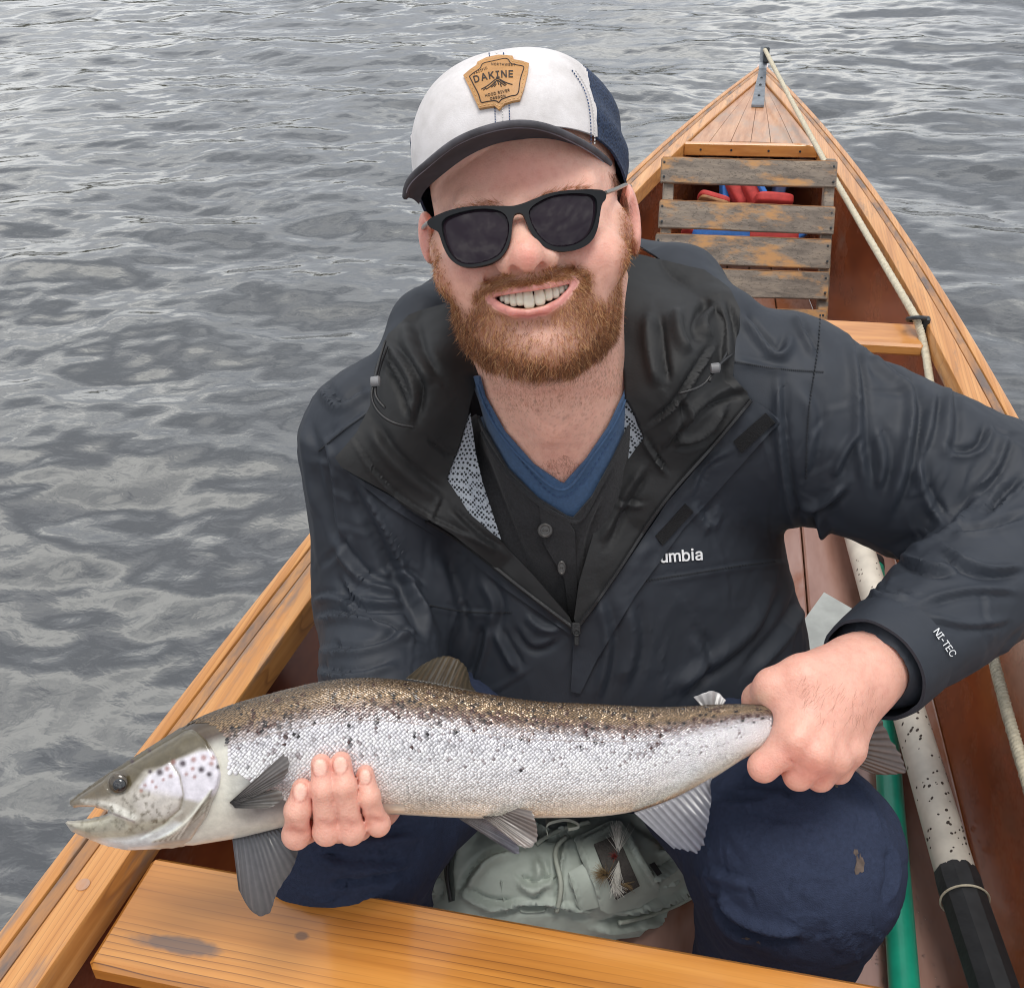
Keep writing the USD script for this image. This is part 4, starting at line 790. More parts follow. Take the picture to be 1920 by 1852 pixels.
# leather patch with its print
PATCH = np.array(Z1((445, 215), (480, 185), (510, 165), (516, 148), (560, 126), (620, 113), (690, 118), (697, 136), (735, 143), (772, 155), (766, 200), (748, 275), (727, 336), (690, 342), (650, 356), (622, 385), (600, 366), (560, 372), (523, 379), (505, 340), (473, 270)))
def sheet_on(poly, surf, lift, th, step=5.0):
    """A thin piece with the given outline (photo positions) lying on a surface."""
    pg = poly if isinstance(poly, Polygon) else Polygon(poly); pg = pg.segmentize(step)
    x0, y0, x1, y1 = pg.bounds; gx_, gy_ = np.meshgrid(np.arange(x0, x1, step), np.arange(y0, y1, step)); ins = shapely.contains_xy(pg.buffer(-step * .6), gx_.ravel(), gy_.ravel())
    ring_ = np.asarray(pg.exterior.coords)[:-1]; pts = np.vstack([ring_, *[np.asarray(h.coords)[:-1] for h in pg.interiors], np.c_[gx_.ravel(), gy_.ravel()][ins]])
    from scipy.spatial import Delaunay
    tri = Delaunay(pts).simplices; cen = pts[tri].mean(1); tri = tri[shapely.contains_xy(pg, cen[:, 0], cen[:, 1])]
    a = pts[tri]; ar = (a[:, 1, 0] - a[:, 0, 0]) * (a[:, 2, 1] - a[:, 0, 1]) - (a[:, 1, 1] - a[:, 0, 1]) * (a[:, 2, 0] - a[:, 0, 0]); tri = tri[np.abs(ar) > 1e-6]; ar = ar[np.abs(ar) > 1e-6]
    tri[ar > 0] = tri[ar > 0][:, ::-1]
    d = surf(pts[:, 0], pts[:, 1]); top = c2w(Cc(pts[:, 0], pts[:, 1], d - lift)); m = TM(top, tri); n = vnormals(top, tri)
    if ((CAM - top) * n).sum() < 0: m = TM(top, tri[:, ::-1])
    return thick(m, th)
pt = obj('leather_patch', sheet_on(PATCH, cap_d, .0038, .0030, 4.0), 'leather', capx, 40)
def inset(poly, k): return np.asarray(Polygon(poly).buffer(-k, join_style=1).exterior.coords)
obj('patch_border', tube(on(cap_d, spline(inset(PATCH, 9.5), 120), .0040), .00042, 5, False), 'leather_print', capx)
w_ = on(cap_d, spline(inset(PATCH, 4), 264), .0040); obj('patch_stitching', cat([tube(w_[k:k + 4], .00035, 4) for k in range(0, 258, 6)]), 'leather_stitch', capx)
def letters(text, px, py, ang, height, surf, lift, m_, parent, name, bold=True, arc=0.0, spacing=1.0, label=None, depth=0.0004, shear=0.0):
    """Lettering laid on a surface: baseline start (px, py), angle in degrees (clockwise positive), cap height in pixels."""
    ms = []; x = 0.0; total = sum((0.75 if ch != ' ' else 0.4) for ch in text) * height
    for ch in text:
        if ch == ' ': x += height * 0.42 * spacing; continue
        g = meshkit.text_mesh(ch, 1.0, 0.1, bold); v = np.asarray(g.vertices); w = v[:, 0].max() - v[:, 0].min()
        u = (v[:, 0] - v[:, 0].min()) * height + x; t = v[:, 1] * height; u = u + shear * t
        mid = x + w * height / 2; a = math.radians(ang) + arc * (mid / height); ca, sa = math.cos(a), math.sin(a)
        # walk along the arc
        bx, by = 0.0, 0.0; k = 24
        for s_ in np.linspace(0, mid, k + 1)[1:]: aa = math.radians(ang) + arc * (s_ / height); bx += math.cos(aa) * mid / k; by += math.sin(aa) * mid / k
        lx = u - mid - shear * 0; X__ = px + bx + lx * ca + t * sa; Y__ = py + by + lx * sa - t * ca
        d = surf(X__, Y__); dep = d - lift - (v[:, 2] / 0.1) * depth
        ms.append(outward(TM(c2w(Cc(X__, Y__, dep)), g.faces))); x += w * height + height * 0.20 * spacing
    return obj(name, cat(ms), m_, parent, label=label)
letters('DAKINE', *Z1((503, 252))[0], -19, 12.5, cap_d, .0040, 'leather_print', capx, 'patch_lettering', True, 0.062, 1.15)
letters('HOOD RIVER', *Z1((556, 322))[0], -13, 5.0, cap_d, .0040, 'leather_print', capx, 'patch_lettering', False, 0.0, 1.3)
letters('OREGON', *Z1((580, 337))[0], -11, 4.6, cap_d, .0040, 'leather_print', capx, 'patch_lettering', False, 0.0, 1.6)
letters('NORTHWEST', *Z1((585, 165))[0], 2, 4.6, cap_d, .0040, 'leather_print', capx, 'patch_lettering', False, 0.0, 1.5)
letters('PACIFIC', *Z1((500, 212))[0], -24, 4.4, cap_d, .0040, 'leather_print', capx, 'patch_lettering', False, 0.0, 1.2)
mtn = [((535, 285), (570, 265), (600, 240), (612, 232), (640, 243), (690, 262)), ((560, 285), (590, 262), (605, 245)), ((585, 275), (602, 258), (612, 240), (622, 262)), ((618, 240), (640, 258), (655, 268)), ((628, 240), (660, 262)), ((545, 290), (560, 278)), ((600, 272), (610, 258)), ((635, 272), (630, 258))]
obj('patch_mountain', cat([tube(on(cap_d, spline(np.array(Z1(*m_)), 14), .0040), .00045, 4) for m_ in mtn]), 'leather_print', capx)
# brim
fr_e = spline(np.array([(760, 372), (763, 352), (795, 315), (851, 271), (915, 244), (965, 235), (1014, 239), (1078, 264), (1128, 296), (1143, 310)], float), 60)
at_e = spline(np.array([(786, 384), (792, 366), (820, 336), (870, 298), (925, 272), (983, 262), (1040, 270), (1094, 296), (1126, 312), (1139, 318)], float), 60)
u_ = np.linspace(-1, 1, 60); dfr = .747 + .098 * np.abs(u_) ** 2.2; dat = .794 + .068 * np.abs(u_) ** 2
T7 = np.linspace(0, 1, 9)[:, None]
gxp = at_e[None, :, 0] + (fr_e - at_e)[None, :, 0] * T7; gyp = at_e[None, :, 1] + (fr_e - at_e)[None, :, 1] * T7 - 5 * np.sin(T7 * np.pi); gdp = dat[None] + (dfr - dat)[None] * T7
low_ = Cc(gxp, gyp, gdp); up_ = low_ + np.array([0, -.0042, 0]) * (1 - 0.25 * T7[..., None])
obj('brim', outward(solid_grid(c2w(low_), c2w(up_))), 'brim_cloth', capx, 60)
obj('brim_edge', tube(c2w(Cc(fr_e[:, 0], fr_e[:, 1] - 3, dfr - .0006)), .0026, 7), plain('brim_binding', (0.07, 0.066, 0.075), 0.9, (600, 0.4, 0.0005), 0.4, 40), capx, True)
obj('brim_stitching', tube(c2w(Cc(fr_e[2:-2, 0], fr_e[2:-2, 1] + 5, dfr[2:-2] + .002)), .0006, 5), plain('brim_thread', (0.22, 0.21, 0.25), 0.8), capx)
# sunglasses
FRAME = Polygon(Z1((268, 938), (300, 915), (400, 876), (520, 862), (640, 864), (690, 866), (740, 853), (790, 833), (870, 800), (970, 785), (1080, 781), (1150, 786), (1156, 826), (1132, 850), (1124, 900), (1112, 980), (1082, 1042), (1022, 1078), (950, 1088), (885, 1082), (825, 1052), (785, 1000), (757, 930), (742, 899), (715, 894), (692, 908), (686, 960), (681, 1030), (652, 1097), (600, 1142), (520, 1163), (448, 1166), (388, 1138), (348, 1070), (328, 1000), (315, 985), (285, 972), (270, 955)))
LENS = [Polygon(Z1((343, 932), (420, 902), (520, 882), (600, 885), (650, 905), (668, 950), (665, 1010), (640, 1080), (600, 1118), (520, 1143), (450, 1147), (402, 1118), (367, 1060), (347, 990))), Polygon(Z1((776, 882), (830, 842), (900, 814), (980, 806), (1060, 808), (1098, 822), (1106, 860), (1098, 930), (1072, 998), (1020, 1042), (950, 1060), (892, 1058), (842, 1028), (802, 975), (780, 920)))]
def rounded(g, it=3):
    c = np.asarray(g.exterior.coords)[:-1]
    for _ in range(it): n_ = np.roll(c, -1, 0); c = np.stack([0.75 * c + 0.25 * n_, 0.25 * c + 0.75 * n_], 1).reshape(-1, 2)
    return Polygon(c)
LENS = [rounded(g).buffer(2.6) for g in LENS]; FRAME = rounded(FRAME, 2).buffer(0.6)
def gl_d(x, y): u = (np.asarray(x, float) - 972) + 0.13 * (np.asarray(y, float) - 420); return .7745 + 0.020 * (u / 170) ** 2
fr_p = FRAME
for g in LENS: fr_p = fr_p.difference(g)
plain('frame_black', (0.006, 0.0065, 0.008), 0.42, None, 0.2, 50, specular_ior_level=0.25); plain('temple_metal', (0.42, 0.40, 0.36), 0.3, None, 0.1, 50, metallic=0.9)
mat('lens', {'p': ('principled_bsdf', {'base_color': (0.016, 0.010, 0.015), 'roughness': 0.05, 'ior': 1.35})}, [])
gls = UsdGeom.Xform.Define(stage, numbered(str(person.GetPath()), 'sunglasses')).GetPrim(); p_loc[str(gls.GetPath())] = p_loc[str(person.GetPath())]
obj('frame', sheet_on(fr_p, gl_d, .0022, .0045, 2.5), 'frame_black', gls, 35)
for g in LENS:
    cx, cy = g.centroid.coords[0]; obj('lens', sheet_on(g.buffer(0.8), lambda x, y: gl_d(x, y) - 0.0022 * (1 - np.clip(((x - cx) / 62) ** 2 + ((y - cy) / 52) ** 2, 0, 1)), -.0010, .0018, 4.0), 'lens', gls, True)
obj('temple', tube(c2w(np.array([Cc(1135, 362, .797), Cc(1152, 356, .825), Cc(1172, 347, .87), Cc(1182, 350, .90)])), .0017, 8), 'temple_metal', gls)
obj('temple', tube(c2w(np.array([Cc(803, 418, .797), Cc(797, 423, .83), Cc(793, 428, .88)])), .0017, 8), 'temple_metal', gls)
# beard of single hairs
def beard_hairs(n, seed):
    rg = np.random.default_rng(seed); hv = np.asarray(hd.vertices); hf = np.asarray(hd.faces); cen = hv[hf].mean(1)
    x, y = 960 + FPX * cen[:, 0] / cen[:, 2], 926 + FPX * cen[:, 1] / cen[:, 2]; nn = np.cross(hv[hf[:, 1]] - hv[hf[:, 0]], hv[hf[:, 2]] - hv[hf[:, 0]]); ar = np.linalg.norm(nn, axis=1); nn = nn / (ar[:, None] + 1e-15)
    sd = poly_sd(np.c_[x, y], BEARD); lip = np.full(len(x), 1e9)
    for ch in (UPL, LOL): lip = np.minimum(lip, line_d(np.c_[x, y], [q_[:2] for q_ in ch])[0])
    w = ar * np.clip(0.35 - sd / 16, 0, 1) * (cen[:, 2] < .905) * (lip > np.where(y < 556 + (1000 - x) * .09, 6, 12)) * (poly_sd(np.c_[x, y], MOUTH) > 7)
    soul = np.exp(-(((x - 1005) / 80) ** 2 + ((y - 616) / 17) ** 2)); chin = np.exp(-(((x - 1032) / 62) ** 2 + ((y - 648) / 26) ** 2)); w = w * (1 - 0.92 * soul) * (1 - 0.80 * chin) * (0.45 + 1.1 * meshkit.noise(cen * 130, 6)); w = w * (1 + 1.3 * ((y < 552 + (1000 - x) * .09) & (x > 885) & (x < 1112)))
    w = w * (1 - 0.5 * np.exp(-(((x - 900) / 22) ** 2 + ((y - 620) / 30) ** 2)))
    jaw = np.clip((np.abs(sd) < 34) * (y - 560) / 80, 0, 1) * (y > 560); fair_w = np.exp(-(((x - 1010) / 110) ** 2 + ((y - 600) / 70) ** 2)); w = w * ((0.35 + 1.6 * jaw) if seed == 1 else (0.6 + 0.9 * fair_w - 0.2 * jaw) if seed == 3 else 1.0)  # dark hairs thicker along the jaw, fair ones round mouth and chin
    k = rg.choice(len(w), n, p=w / w.sum()); r = rg.random((n, 2)); fl = r.sum(1) > 1; r[fl] = 1 - r[fl]
    tri = hv[hf[k]]; p0 = tri[:, 0] + r[:, :1] * (tri[:, 1] - tri[:, 0]) + r[:, 1:] * (tri[:, 2] - tri[:, 0]); nm = nn[k]
    px_, py_ = 960 + FPX * p0[:, 0] / p0[:, 2], 926 + FPX * p0[:, 1] / p0[:, 2]
    down = np.array([0.05, 1.0, 0.05]) * np.ones((n, 1)); side = np.clip((px_ - 1003) / 70, -1, 1); mo = np.clip((560 - py_) / 25, 0, 1) * (np.abs(px_ - 1000) < 100)
    dirn = down * (1 - 0.35 * mo[:, None]) + np.array([1.0, 0, 0]) * (side * (0.15 + 0.9 * mo))[:, None]
    dirn = dirn - nm * (dirn * nm).sum(1, keepdims=True); dirn /= np.linalg.norm(dirn, axis=1, keepdims=True) + 1e-9
    lift = rg.uniform(0.18, 0.75, n)[:, None]; d0 = dirn + nm * lift + rg.normal(0, 0.30, (n, 3)) + 0.9 * (meshkit.noise(np.c_[p0 * 150, ][:, :3], 5)[:, None] - .5) * np.array([1.0, .3, .2]) + 0.7 * (meshkit.noise(p0 * 240, 9)[:, None] - .5) * np.array([.6, 1.0, .3]); d0 /= np.linalg.norm(d0, axis=1, keepdims=True)
    ln = rg.uniform(.0026, .0062, n) * np.interp(py_, [430, 520, 620, 700], [0.5, 0.7, 1.0, 1.2]) * np.where(mo > .5, 1.15, 1.0)
    curl = rg.normal(0, 0.8, (n, 3)) - nm * 0.25; t = np.linspace(0, 1, 5)
    pts = p0[:, None] + (d0[:, None] * t[None, :, None] + curl[:, None] * 0.5 * (t[None, :, None] ** 2)) * ln[:, None, None]
    return c2w(pts)
for nm, c, r in (('hair_dark', (0.13, 0.048, 0.020), 0.5), ('hair_auburn', (0.34, 0.135, 0.048), 0.45), ('hair_fair', (0.60, 0.36, 0.17), 0.4)): plain(nm, c, r, None, 0.2, 200, specular_ior_level=0.35)
for n_, s_, m_ in ((9500, 1, 'hair_dark'), (11500, 2, 'hair_auburn'), (4800, 3, 'hair_fair')): curves('beard', beard_hairs(n_, s_), .00024, m_, person)
def hair_patch(name, poly, n, dirn, ln, m_, seed, fn=None, d0=.74, d1=.98, width=.0002, lift=0.3):
    """Single short hairs growing from the body inside an outline."""
    rg = np.random.default_rng(seed); x0, y0 = np.min(poly, 0); x1, y1 = np.max(poly, 0); q = np.c_[rg.uniform(x0, x1, n * 4), rg.uniform(y0, y1, n * 4)]; q = q[poly_sd(q, poly) < 0][:n]; n = len(q)
    d = ray_depth(fn or head_sdf, q[:, 0], q[:, 1], d0, d1); ok = np.abs((fn or head_sdf)(Cc(q[:, 0], q[:, 1], d))) < .004; q, d, n = q[ok], d[ok], int(ok.sum()); p = Cc(q[:, 0], q[:, 1], d); v = np.array(dirn) + np.array([0, 0, -lift]) + rg.normal(0, 0.22, (n, 3)); v /= np.linalg.norm(v, axis=1, keepdims=True)
    l = rg.uniform(0.6, 1.3, n) * ln; t = np.linspace(0, 1, 4); bend = rg.normal(0, 0.3, (n, 3)); pts = p[:, None] + (v[:, None] * t[None, :, None] + bend[:, None] * (t[None, :, None] ** 2) * 0.5) * l[:, None, None]
    return curves(name, c2w(pts), width, m_, person)
hair_patch('eyebrow', [(985, 378), (1020, 362), (1070, 350), (1105, 348), (1100, 360), (1060, 366), (1010, 382)], 200, (0.8, -0.3, 0), .008, 'hair_auburn', 21)
hair_patch('eyebrow', [(860, 392), (900, 378), (945, 378), (950, 390), (900, 394), (865, 402)], 120, (-0.8, -0.2, 0), .007, 'hair_auburn', 22)
hair_patch('side_hair', [(1140, 322), (1152, 324), (1172, 345), (1178, 385), (1168, 395), (1156, 350)], 500, (0.1, 1, 0.1), .012, 'hair_dark', 23)
hair_patch('chest_hair', [(1010, 868), (1055, 905), (1090, 872), (1060, 850)], 130, (0.1, 0.3, 0), .007, 'hair_dark', 24, d0=.85, d1=1.05, width=.00016)
hair_patch('throat_stubble', [(915, 705), (1010, 728), (1120, 690), (1170, 640), (1165, 740), (1050, 770), (950, 770)], 1100, (0, 1, 0), .0022, 'hair_auburn', 25, d0=.85, d1=1.05, width=.00012)

# ------------------------------------------------------------------ hands and arms
def chain(p, pts, rs, k=0.0):
    f = None
    for a, b, ra, rb in zip(pts[:-1], pts[1:], rs[:-1], rs[1:]):
        g = s_cap(p, L(*a), L(*b), ra, rb); f = g if f is None else (np.minimum(f, g) if not k else smin(f, g, k))
    return f
RF = [([(566, 1478, .6985), (558, 1520, .698), (556, 1566, .706), (590, 1550, .756), (655, 1515, .806)], (.0069, .0079, .0087, .0090, .0110)),
      ([(602, 1432, .6985), (606, 1480, .6965), (613, 1560, .704), (636, 1554, .756), (668, 1512, .806)], (.0069, .0076, .0084, .0090, .0110)),
      ([(640, 1427, .7005), (645, 1476, .698), (659, 1559, .706), (674, 1551, .758), (684, 1510, .808)], (.0067, .0075, .0083, .0088, .0110)),
      ([(685, 1450, .7065), (692, 1494, .704), (709, 1546, .712), (708, 1540, .760), (698, 1505, .808)], (.0060, .0066, .0073, .0080, .0105))]
NAILS = [(563, 1484, .6985, .0051, 6), (600, 1439, .6985, .0052, 4), (638, 1434, .7005, .0051, 4), (684, 1456, .7065, .0044, 8)]
def rhand_sdf(p):
    f = None
    for pts, rs in RF:
        g = chain(p, pts, rs, .003)
        for (x, y, d), r in ((pts[1], rs[1]), (pts[2], rs[2])): g = smin(g, s_ell(p, L(x, y - 4, d + .0006), (r * 1.03, r * 0.9, r * 1.0)), .004)
        f = g if f is None else smin(f, g, .0005)
    f = smin(f, s_ell(p, L(680, 1520, .822), (.028, .014, .036)), .012)
    f = smin(f, s_cap(p, L(690, 1500, .850), L(706, 1440, .90), .025, .026), .02)
    f = smin(f, chain(p, [(600, 1500, .84), (560, 1450, .80), (556, 1425, .775)], (.016, .012, .0095)), .012)   # thumb behind the fish
    for x, y, d, w, a in NAILS:
        q = s_ell(p, L(x, y, d - .0056), (w * .88, w * 1.12, .0019)); f = smin(f, q, .0014)
    return f
LF_ = [([(1492, 1386, .760), (1431, 1437, .763), (1440, 1430, .803), (1466, 1404, .815)], (.0138, .0108, .0100, .0085)),
       ([(1530, 1412, .758), (1497, 1453, .768), (1488, 1440, .806), (1500, 1405, .815)], (.0138, .0108, .0100, .0085)),
       ([(1563, 1420, .766), (1537, 1456, .775), (1520, 1440, .808), (1530, 1405, .815)], (.0132, .0104, .0095, .0085)),
       ([(1590, 1404, .778), (1571, 1443, .786), (1552, 1430, .812), (1556, 1400, .818)], (.0130, .0100, .009, .008))]
def lhand_sdf(p):
    f = None
    for pts, rs in LF_:
        g = smin(s_cap(p, L(1622, 1262, .812), L(*pts[0]), .021, rs[0] * .92), chain(p, pts, rs, .003), .005); f = g if f is None else smin(f, g, .0035)
        f = smin(f, s_ell(p, L(pts[0][0], pts[0][1], pts[0][2] - .006), (.0098, .009, .0105)), .006)
    for (a, b, d) in ((1492, 1386, .760), (1530, 1412, .758), (1563, 1420, .766), (1590, 1404, .778)): f = smin(f, s_cap(p, L(1608, 1278, .8035 - .0175), L(a, b, d - .0115), .0030, .0042), .006)
    f = smin(f, s_cap(p, L(1690, 1205, .84), L(1618, 1262, .812), .028, .028), .02)
    f = smin(f, s_cap(p, L(1552, 1300, .785), L(1510, 1345, .776), .025, .022), .02)
    f = smin(f, chain(p, [(1590, 1258, .806), (1505, 1278, .778), (1452, 1290, .780), (1424, 1312, .802), (1432, 1350, .826)], (.024, .0195, .0145, .0122, .010), .006), .012)
    for a in ((1478, 1420), (1480, 1444)): f = smax(f, -s_cap(p, L(a[0], a[1], .7515), L(a[0] + 26, a[1] + 22, .7515), .0009), .002)
    return f
def arms_sdf(p):
    f = chain(p, [(706, 1445, .895), (728, 1120, 1.045), (745, 860, 1.06), (1040, 900, 1.17), (1440, 800, 1.07), (1930, 985, .985), (1690, 1205, .842)], (.027, .040, .04, .06, .04, .042, .029))
    return f
rh = outward(taubin(field_mesh(rhand_sdf, [-.165, .155, .672], [-.070, .295, .945], .0015, 3), 3))
lh = outward(taubin(field_mesh(lhand_sdf, [.155, .070, .725], [.350, .235, .885], .0016, 3), 3))
am = outward(field_mesh(arms_sdf, [-.17, -.15, .80], [.53, .26, 1.21], .006, 3))
BODY_PARTS = [hd, am, rh, lh]
_skin0 = skin_color
def skin_color(c):
    col = _skin0(c); x, y = 960 + FPX * c[:, 0] / c[:, 2], 926 + FPX * c[:, 1] / c[:, 2]; nz = meshkit.fbm(c * 70, 3, 9)
    hand = ((y > 1180) & (c[:, 2] < .93)); col[hand] = np.array([0.68, 0.365, 0.285]) * (0.92 + 0.16 * nz[hand, None])
    def add(rgb, m): m = np.clip(m, 0, 1)[:, None]; col[:] = col * (1 - m) + np.array(rgb) * m
    for pts, rs in RF:
        add((0.70, 0.31, 0.25), 0.6 * np.exp(-(((x - pts[0][0]) / 26) ** 2 + ((y - pts[0][1]) / 24) ** 2)) * hand); add((0.68, 0.31, 0.24), 0.5 * np.exp(-(((x - pts[2][0]) / 24) ** 2 + ((y - pts[2][1] + 8) / 14) ** 2)) * hand)
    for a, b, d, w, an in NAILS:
        r = np.sqrt(((x - a) / (w * .92 * FPX / d)) ** 2 + ((y - b) / (w * 1.15 * FPX / d)) ** 2); add((0.76, 0.46, 0.38), np.clip(4 - 4 * r, 0, 1) * (c[:, 2] < d - .003)); add((0.36, 0.14, 0.11), np.exp(-((r - 1.08) / 0.10) ** 2) * (0.2 + 0.4 * (y > b)) * (c[:, 2] < d - .001)); add((0.74, 0.56, 0.46), np.clip(1 - np.abs(r - 0.93) / 0.08, 0, 1) * (y < b - 6) * 0.6 * (c[:, 2] < d - .002))  # dark rim paints the shade of the groove around each nail
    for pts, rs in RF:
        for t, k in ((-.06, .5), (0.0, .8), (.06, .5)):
            qx = pts[1][0] + (pts[2][0] - pts[1][0]) * (t + .75); qy = pts[1][1] + (pts[2][1] - pts[1][1]) * (t + .75); add((0.42, 0.17, 0.13), k * .85 * np.exp(-((y - qy - 2 * np.sin((x - qx) / 7)) / 3.4) ** 2) * np.exp(-((x - qx) / 17) ** 2) * hand * (c[:, 2] < pts[1][2] + .004))  # crease shade painted into the finger colour, no grooves modelled
    for (a, b) in ((1480, 1418), (1527, 1440), (1432, 1436), (1500, 1456), (1540, 1460)): add((0.70, 0.30, 0.24), 0.6 * np.exp(-(((x - a) / 26) ** 2 + ((y - b) / 20) ** 2)) * hand)
    add((0.62, 0.42, 0.29), 0.5 * np.exp(-(((x - 1424) / 20) ** 2 + ((y - 1310) / 16) ** 2)) * hand)
    return np.clip(col, 0, 1)
hair_patch('hand_hair', [(1500, 1270), (1580, 1235), (1660, 1300), (1630, 1350), (1560, 1360), (1510, 1320)], 420, (-0.6, 0.8, 0), .008, 'hair_dark', 31, fn=lhand_sdf, d0=.70, d1=.9, width=.00011, lift=.15)

# ------------------------------------------------------------------ clothes
plain('jacket_shell', (0.0185, 0.0230, 0.0320), 0.64, (900, 0.35, 0.0004), 0.12, 22, specular_ior_level=0.42)
plain('jacket_lining', (0.0080, 0.0083, 0.0090), 0.68, (500, 0.3, 0.0006), 0.2, 30)
plain('zipper', (0.010, 0.010, 0.011), 0.45, (700, 0.6, 0.0006), 0.2, 90); plain('velcro', (0.005, 0.005, 0.006), 0.95, (900, 1.0, 0.0012), 0.3, 300)
plain('seam_thread', (0.012, 0.014, 0.018), 0.8); plain('logo_white', (0.70, 0.71, 0.72), 0.6, None, 0.05)
plain('toggle', (0.16, 0.16, 0.165), 0.45); plain('button', (0.060, 0.055, 0.052), 0.35)
plain('tshirt_blue', (0.040, 0.085, 0.17), 0.9, (500, 0.5, 0.0006), 0.16, 350, sheen_weight=0.1)
plain('henley', (0.019, 0.019, 0.021), 0.95, (700, 0.7, 0.0008), 0.35, 450, sheen_weight=0.1)
mat('lining_mesh', {'g': ('geometry', {}), 'm': ('mapping', {'rotation': (0.3, 0.9, 0.6)}), 'v': ('voronoi_texture', {'scale': 330.0, 'randomness': 0.12}), 'r': ('rgb_ramp', {'ramp': [(0.0, (0.006, 0.008, 0.011)), (0.36, (0.006, 0.008, 0.011)), (0.44, (0.33, 0.36, 0.40)), (1.0, (0.33, 0.36, 0.40))]}), 'p': ('principled_bsdf', {'roughness': 0.8})},
    [('g.position', 'm.vector'), ('m.vector', 'v.vector'), ('v.distance', 'r.fac'), ('r.color', 'p.base_color')])
plain('trousers', (0.022, 0.030, 0.058), 0.85, (900, 0.9, 0.0008), 0.16, 300, specular_ior_level=0.2)
plain('mud', (0.085, 0.062, 0.05), 0.95, None, 0.3, 200)
def group(name, parent, label=None):
    g = UsdGeom.Xform.Define(stage, numbered(str(parent.GetPath()), name)).GetPrim(); p_loc[str(g.GetPath())] = p_loc[str(parent.GetPath())]; return tag(g, label)
def folds(v, n, strokes, gain=1.0):
    """Pushes vertices (camera space) along their normals in ridges (amp > 0) and valleys along strokes given in photo positions (x, y), width and height in mm."""
    x, y = 960 + FPX * v[:, 0] / v[:, 2], 926 + FPX * v[:, 1] / v[:, 2]; view = v / np.linalg.norm(v, axis=1, keepdims=True); front = np.clip(-(n * view).sum(1) * 3 + 0.35, 0, 1); disp = np.zeros(len(v))
    for st in strokes:
        pts, w, amp = st[:3]; kind = st[3] if len(st) > 3 else 's'; pts = spline(np.array(pts, float), 14) if len(pts) > 2 else np.array(pts, float); lo, hi = pts.min(0) - 3 * w, pts.max(0) + 3 * w
        m = np.nonzero((x > lo[0]) & (x < hi[0]) & (y > lo[1]) & (y < hi[1]) & (front > 0))[0]
        if not len(m): continue
        d, par, sd = line_d(np.c_[x[m], y[m]], pts); s = d * sd / w; tp = np.clip(np.minimum(par, 1 - par) * 5 + 0.12, 0, 1) * np.exp(-(np.maximum(0, d - 3 * w) / w) ** 2)
        if kind == 'r': pr = np.exp(-s ** 2)
        elif kind == 'v': pr = -np.exp(-(s * 1.6) ** 2) + 0.45 * np.exp(-((np.abs(s) - 1.2) / 0.7) ** 2)
        else: pr = 1.25 * np.exp(-((s - 0.55) / 0.62) ** 2) - np.exp(-((s + 0.45) / 0.42) ** 2)
        disp[m] += amp * .001 * pr * tp * front[m]
    return v + n * (np.clip(disp, -.0065, .0095) * gain)[:, None]
HOOD = [(758, 690, .985), (800, 615, 1.02), (900, 560, 1.09), (1100, 520, 1.14), (1270, 550, 1.06), (1345, 610, 1.0), (1352, 690, .975)]
def jacket_sdf(p):
    f = s_ell(p, L(1082, 960, 1.105), (.205, .205, .135)); f = smin(f, s_ell(p, L(1112, 1250, 1.18), (.240, .205, .158)), .09)
    f = smin(f, chain(p, [(728, 828, 1.028), (1000, 800, 1.06), (1440, 752, 1.035)], (.072, .088, .078), .02), .06)
    f = smin(f, chain(p, HOOD, (.030, .036, .045, .05, .046, .036, .030), .01), .03)
    a = smin(s_cap(p, L(712, 838, 1.0), L(728, 1110, 1.045), .074, .066), s_cap(p, L(728, 1110, 1.045), L(704, 1420, .885), .064, .047), .03); f = smin(f, a, .022)
    b = s_cap(p, L(1470, 782, 1.03), L(1950, 985, .985), .086, .078); f = smin(f, b, .05)
    f = smin(f, s_cap(p, L(1955, 988, .985), L(1672, 1226, .832), .074, .0415), .02)
    return f
VOPEN = [(1079, 1182), (1000, 1122), (900, 1052), (820, 985), (770, 900), (770, 780), (800, 690), (850, 600), (950, 480), (1150, 430), (1230, 480), (1330, 560), (1365, 650), (1378, 720), (1405, 752), (1330, 838), (1245, 935), (1160, 1062)]
jm = outward(taubin(field_mesh(jacket_sdf, [-.235, -.29, .775], [.66, .29, 1.36], .0030, 4), 3)); jv, jf = np.asarray(jm.vertices), np.asarray(jm.faces); jn = vnormals(jv, jf)
def Z7(*p): return [(1100 + a / 2.341, 560 + b / 2.341) for a, b in p]
def Z6(*p): return [(540 + a / 2.437, 540 + b / 2.437) for a, b in p]
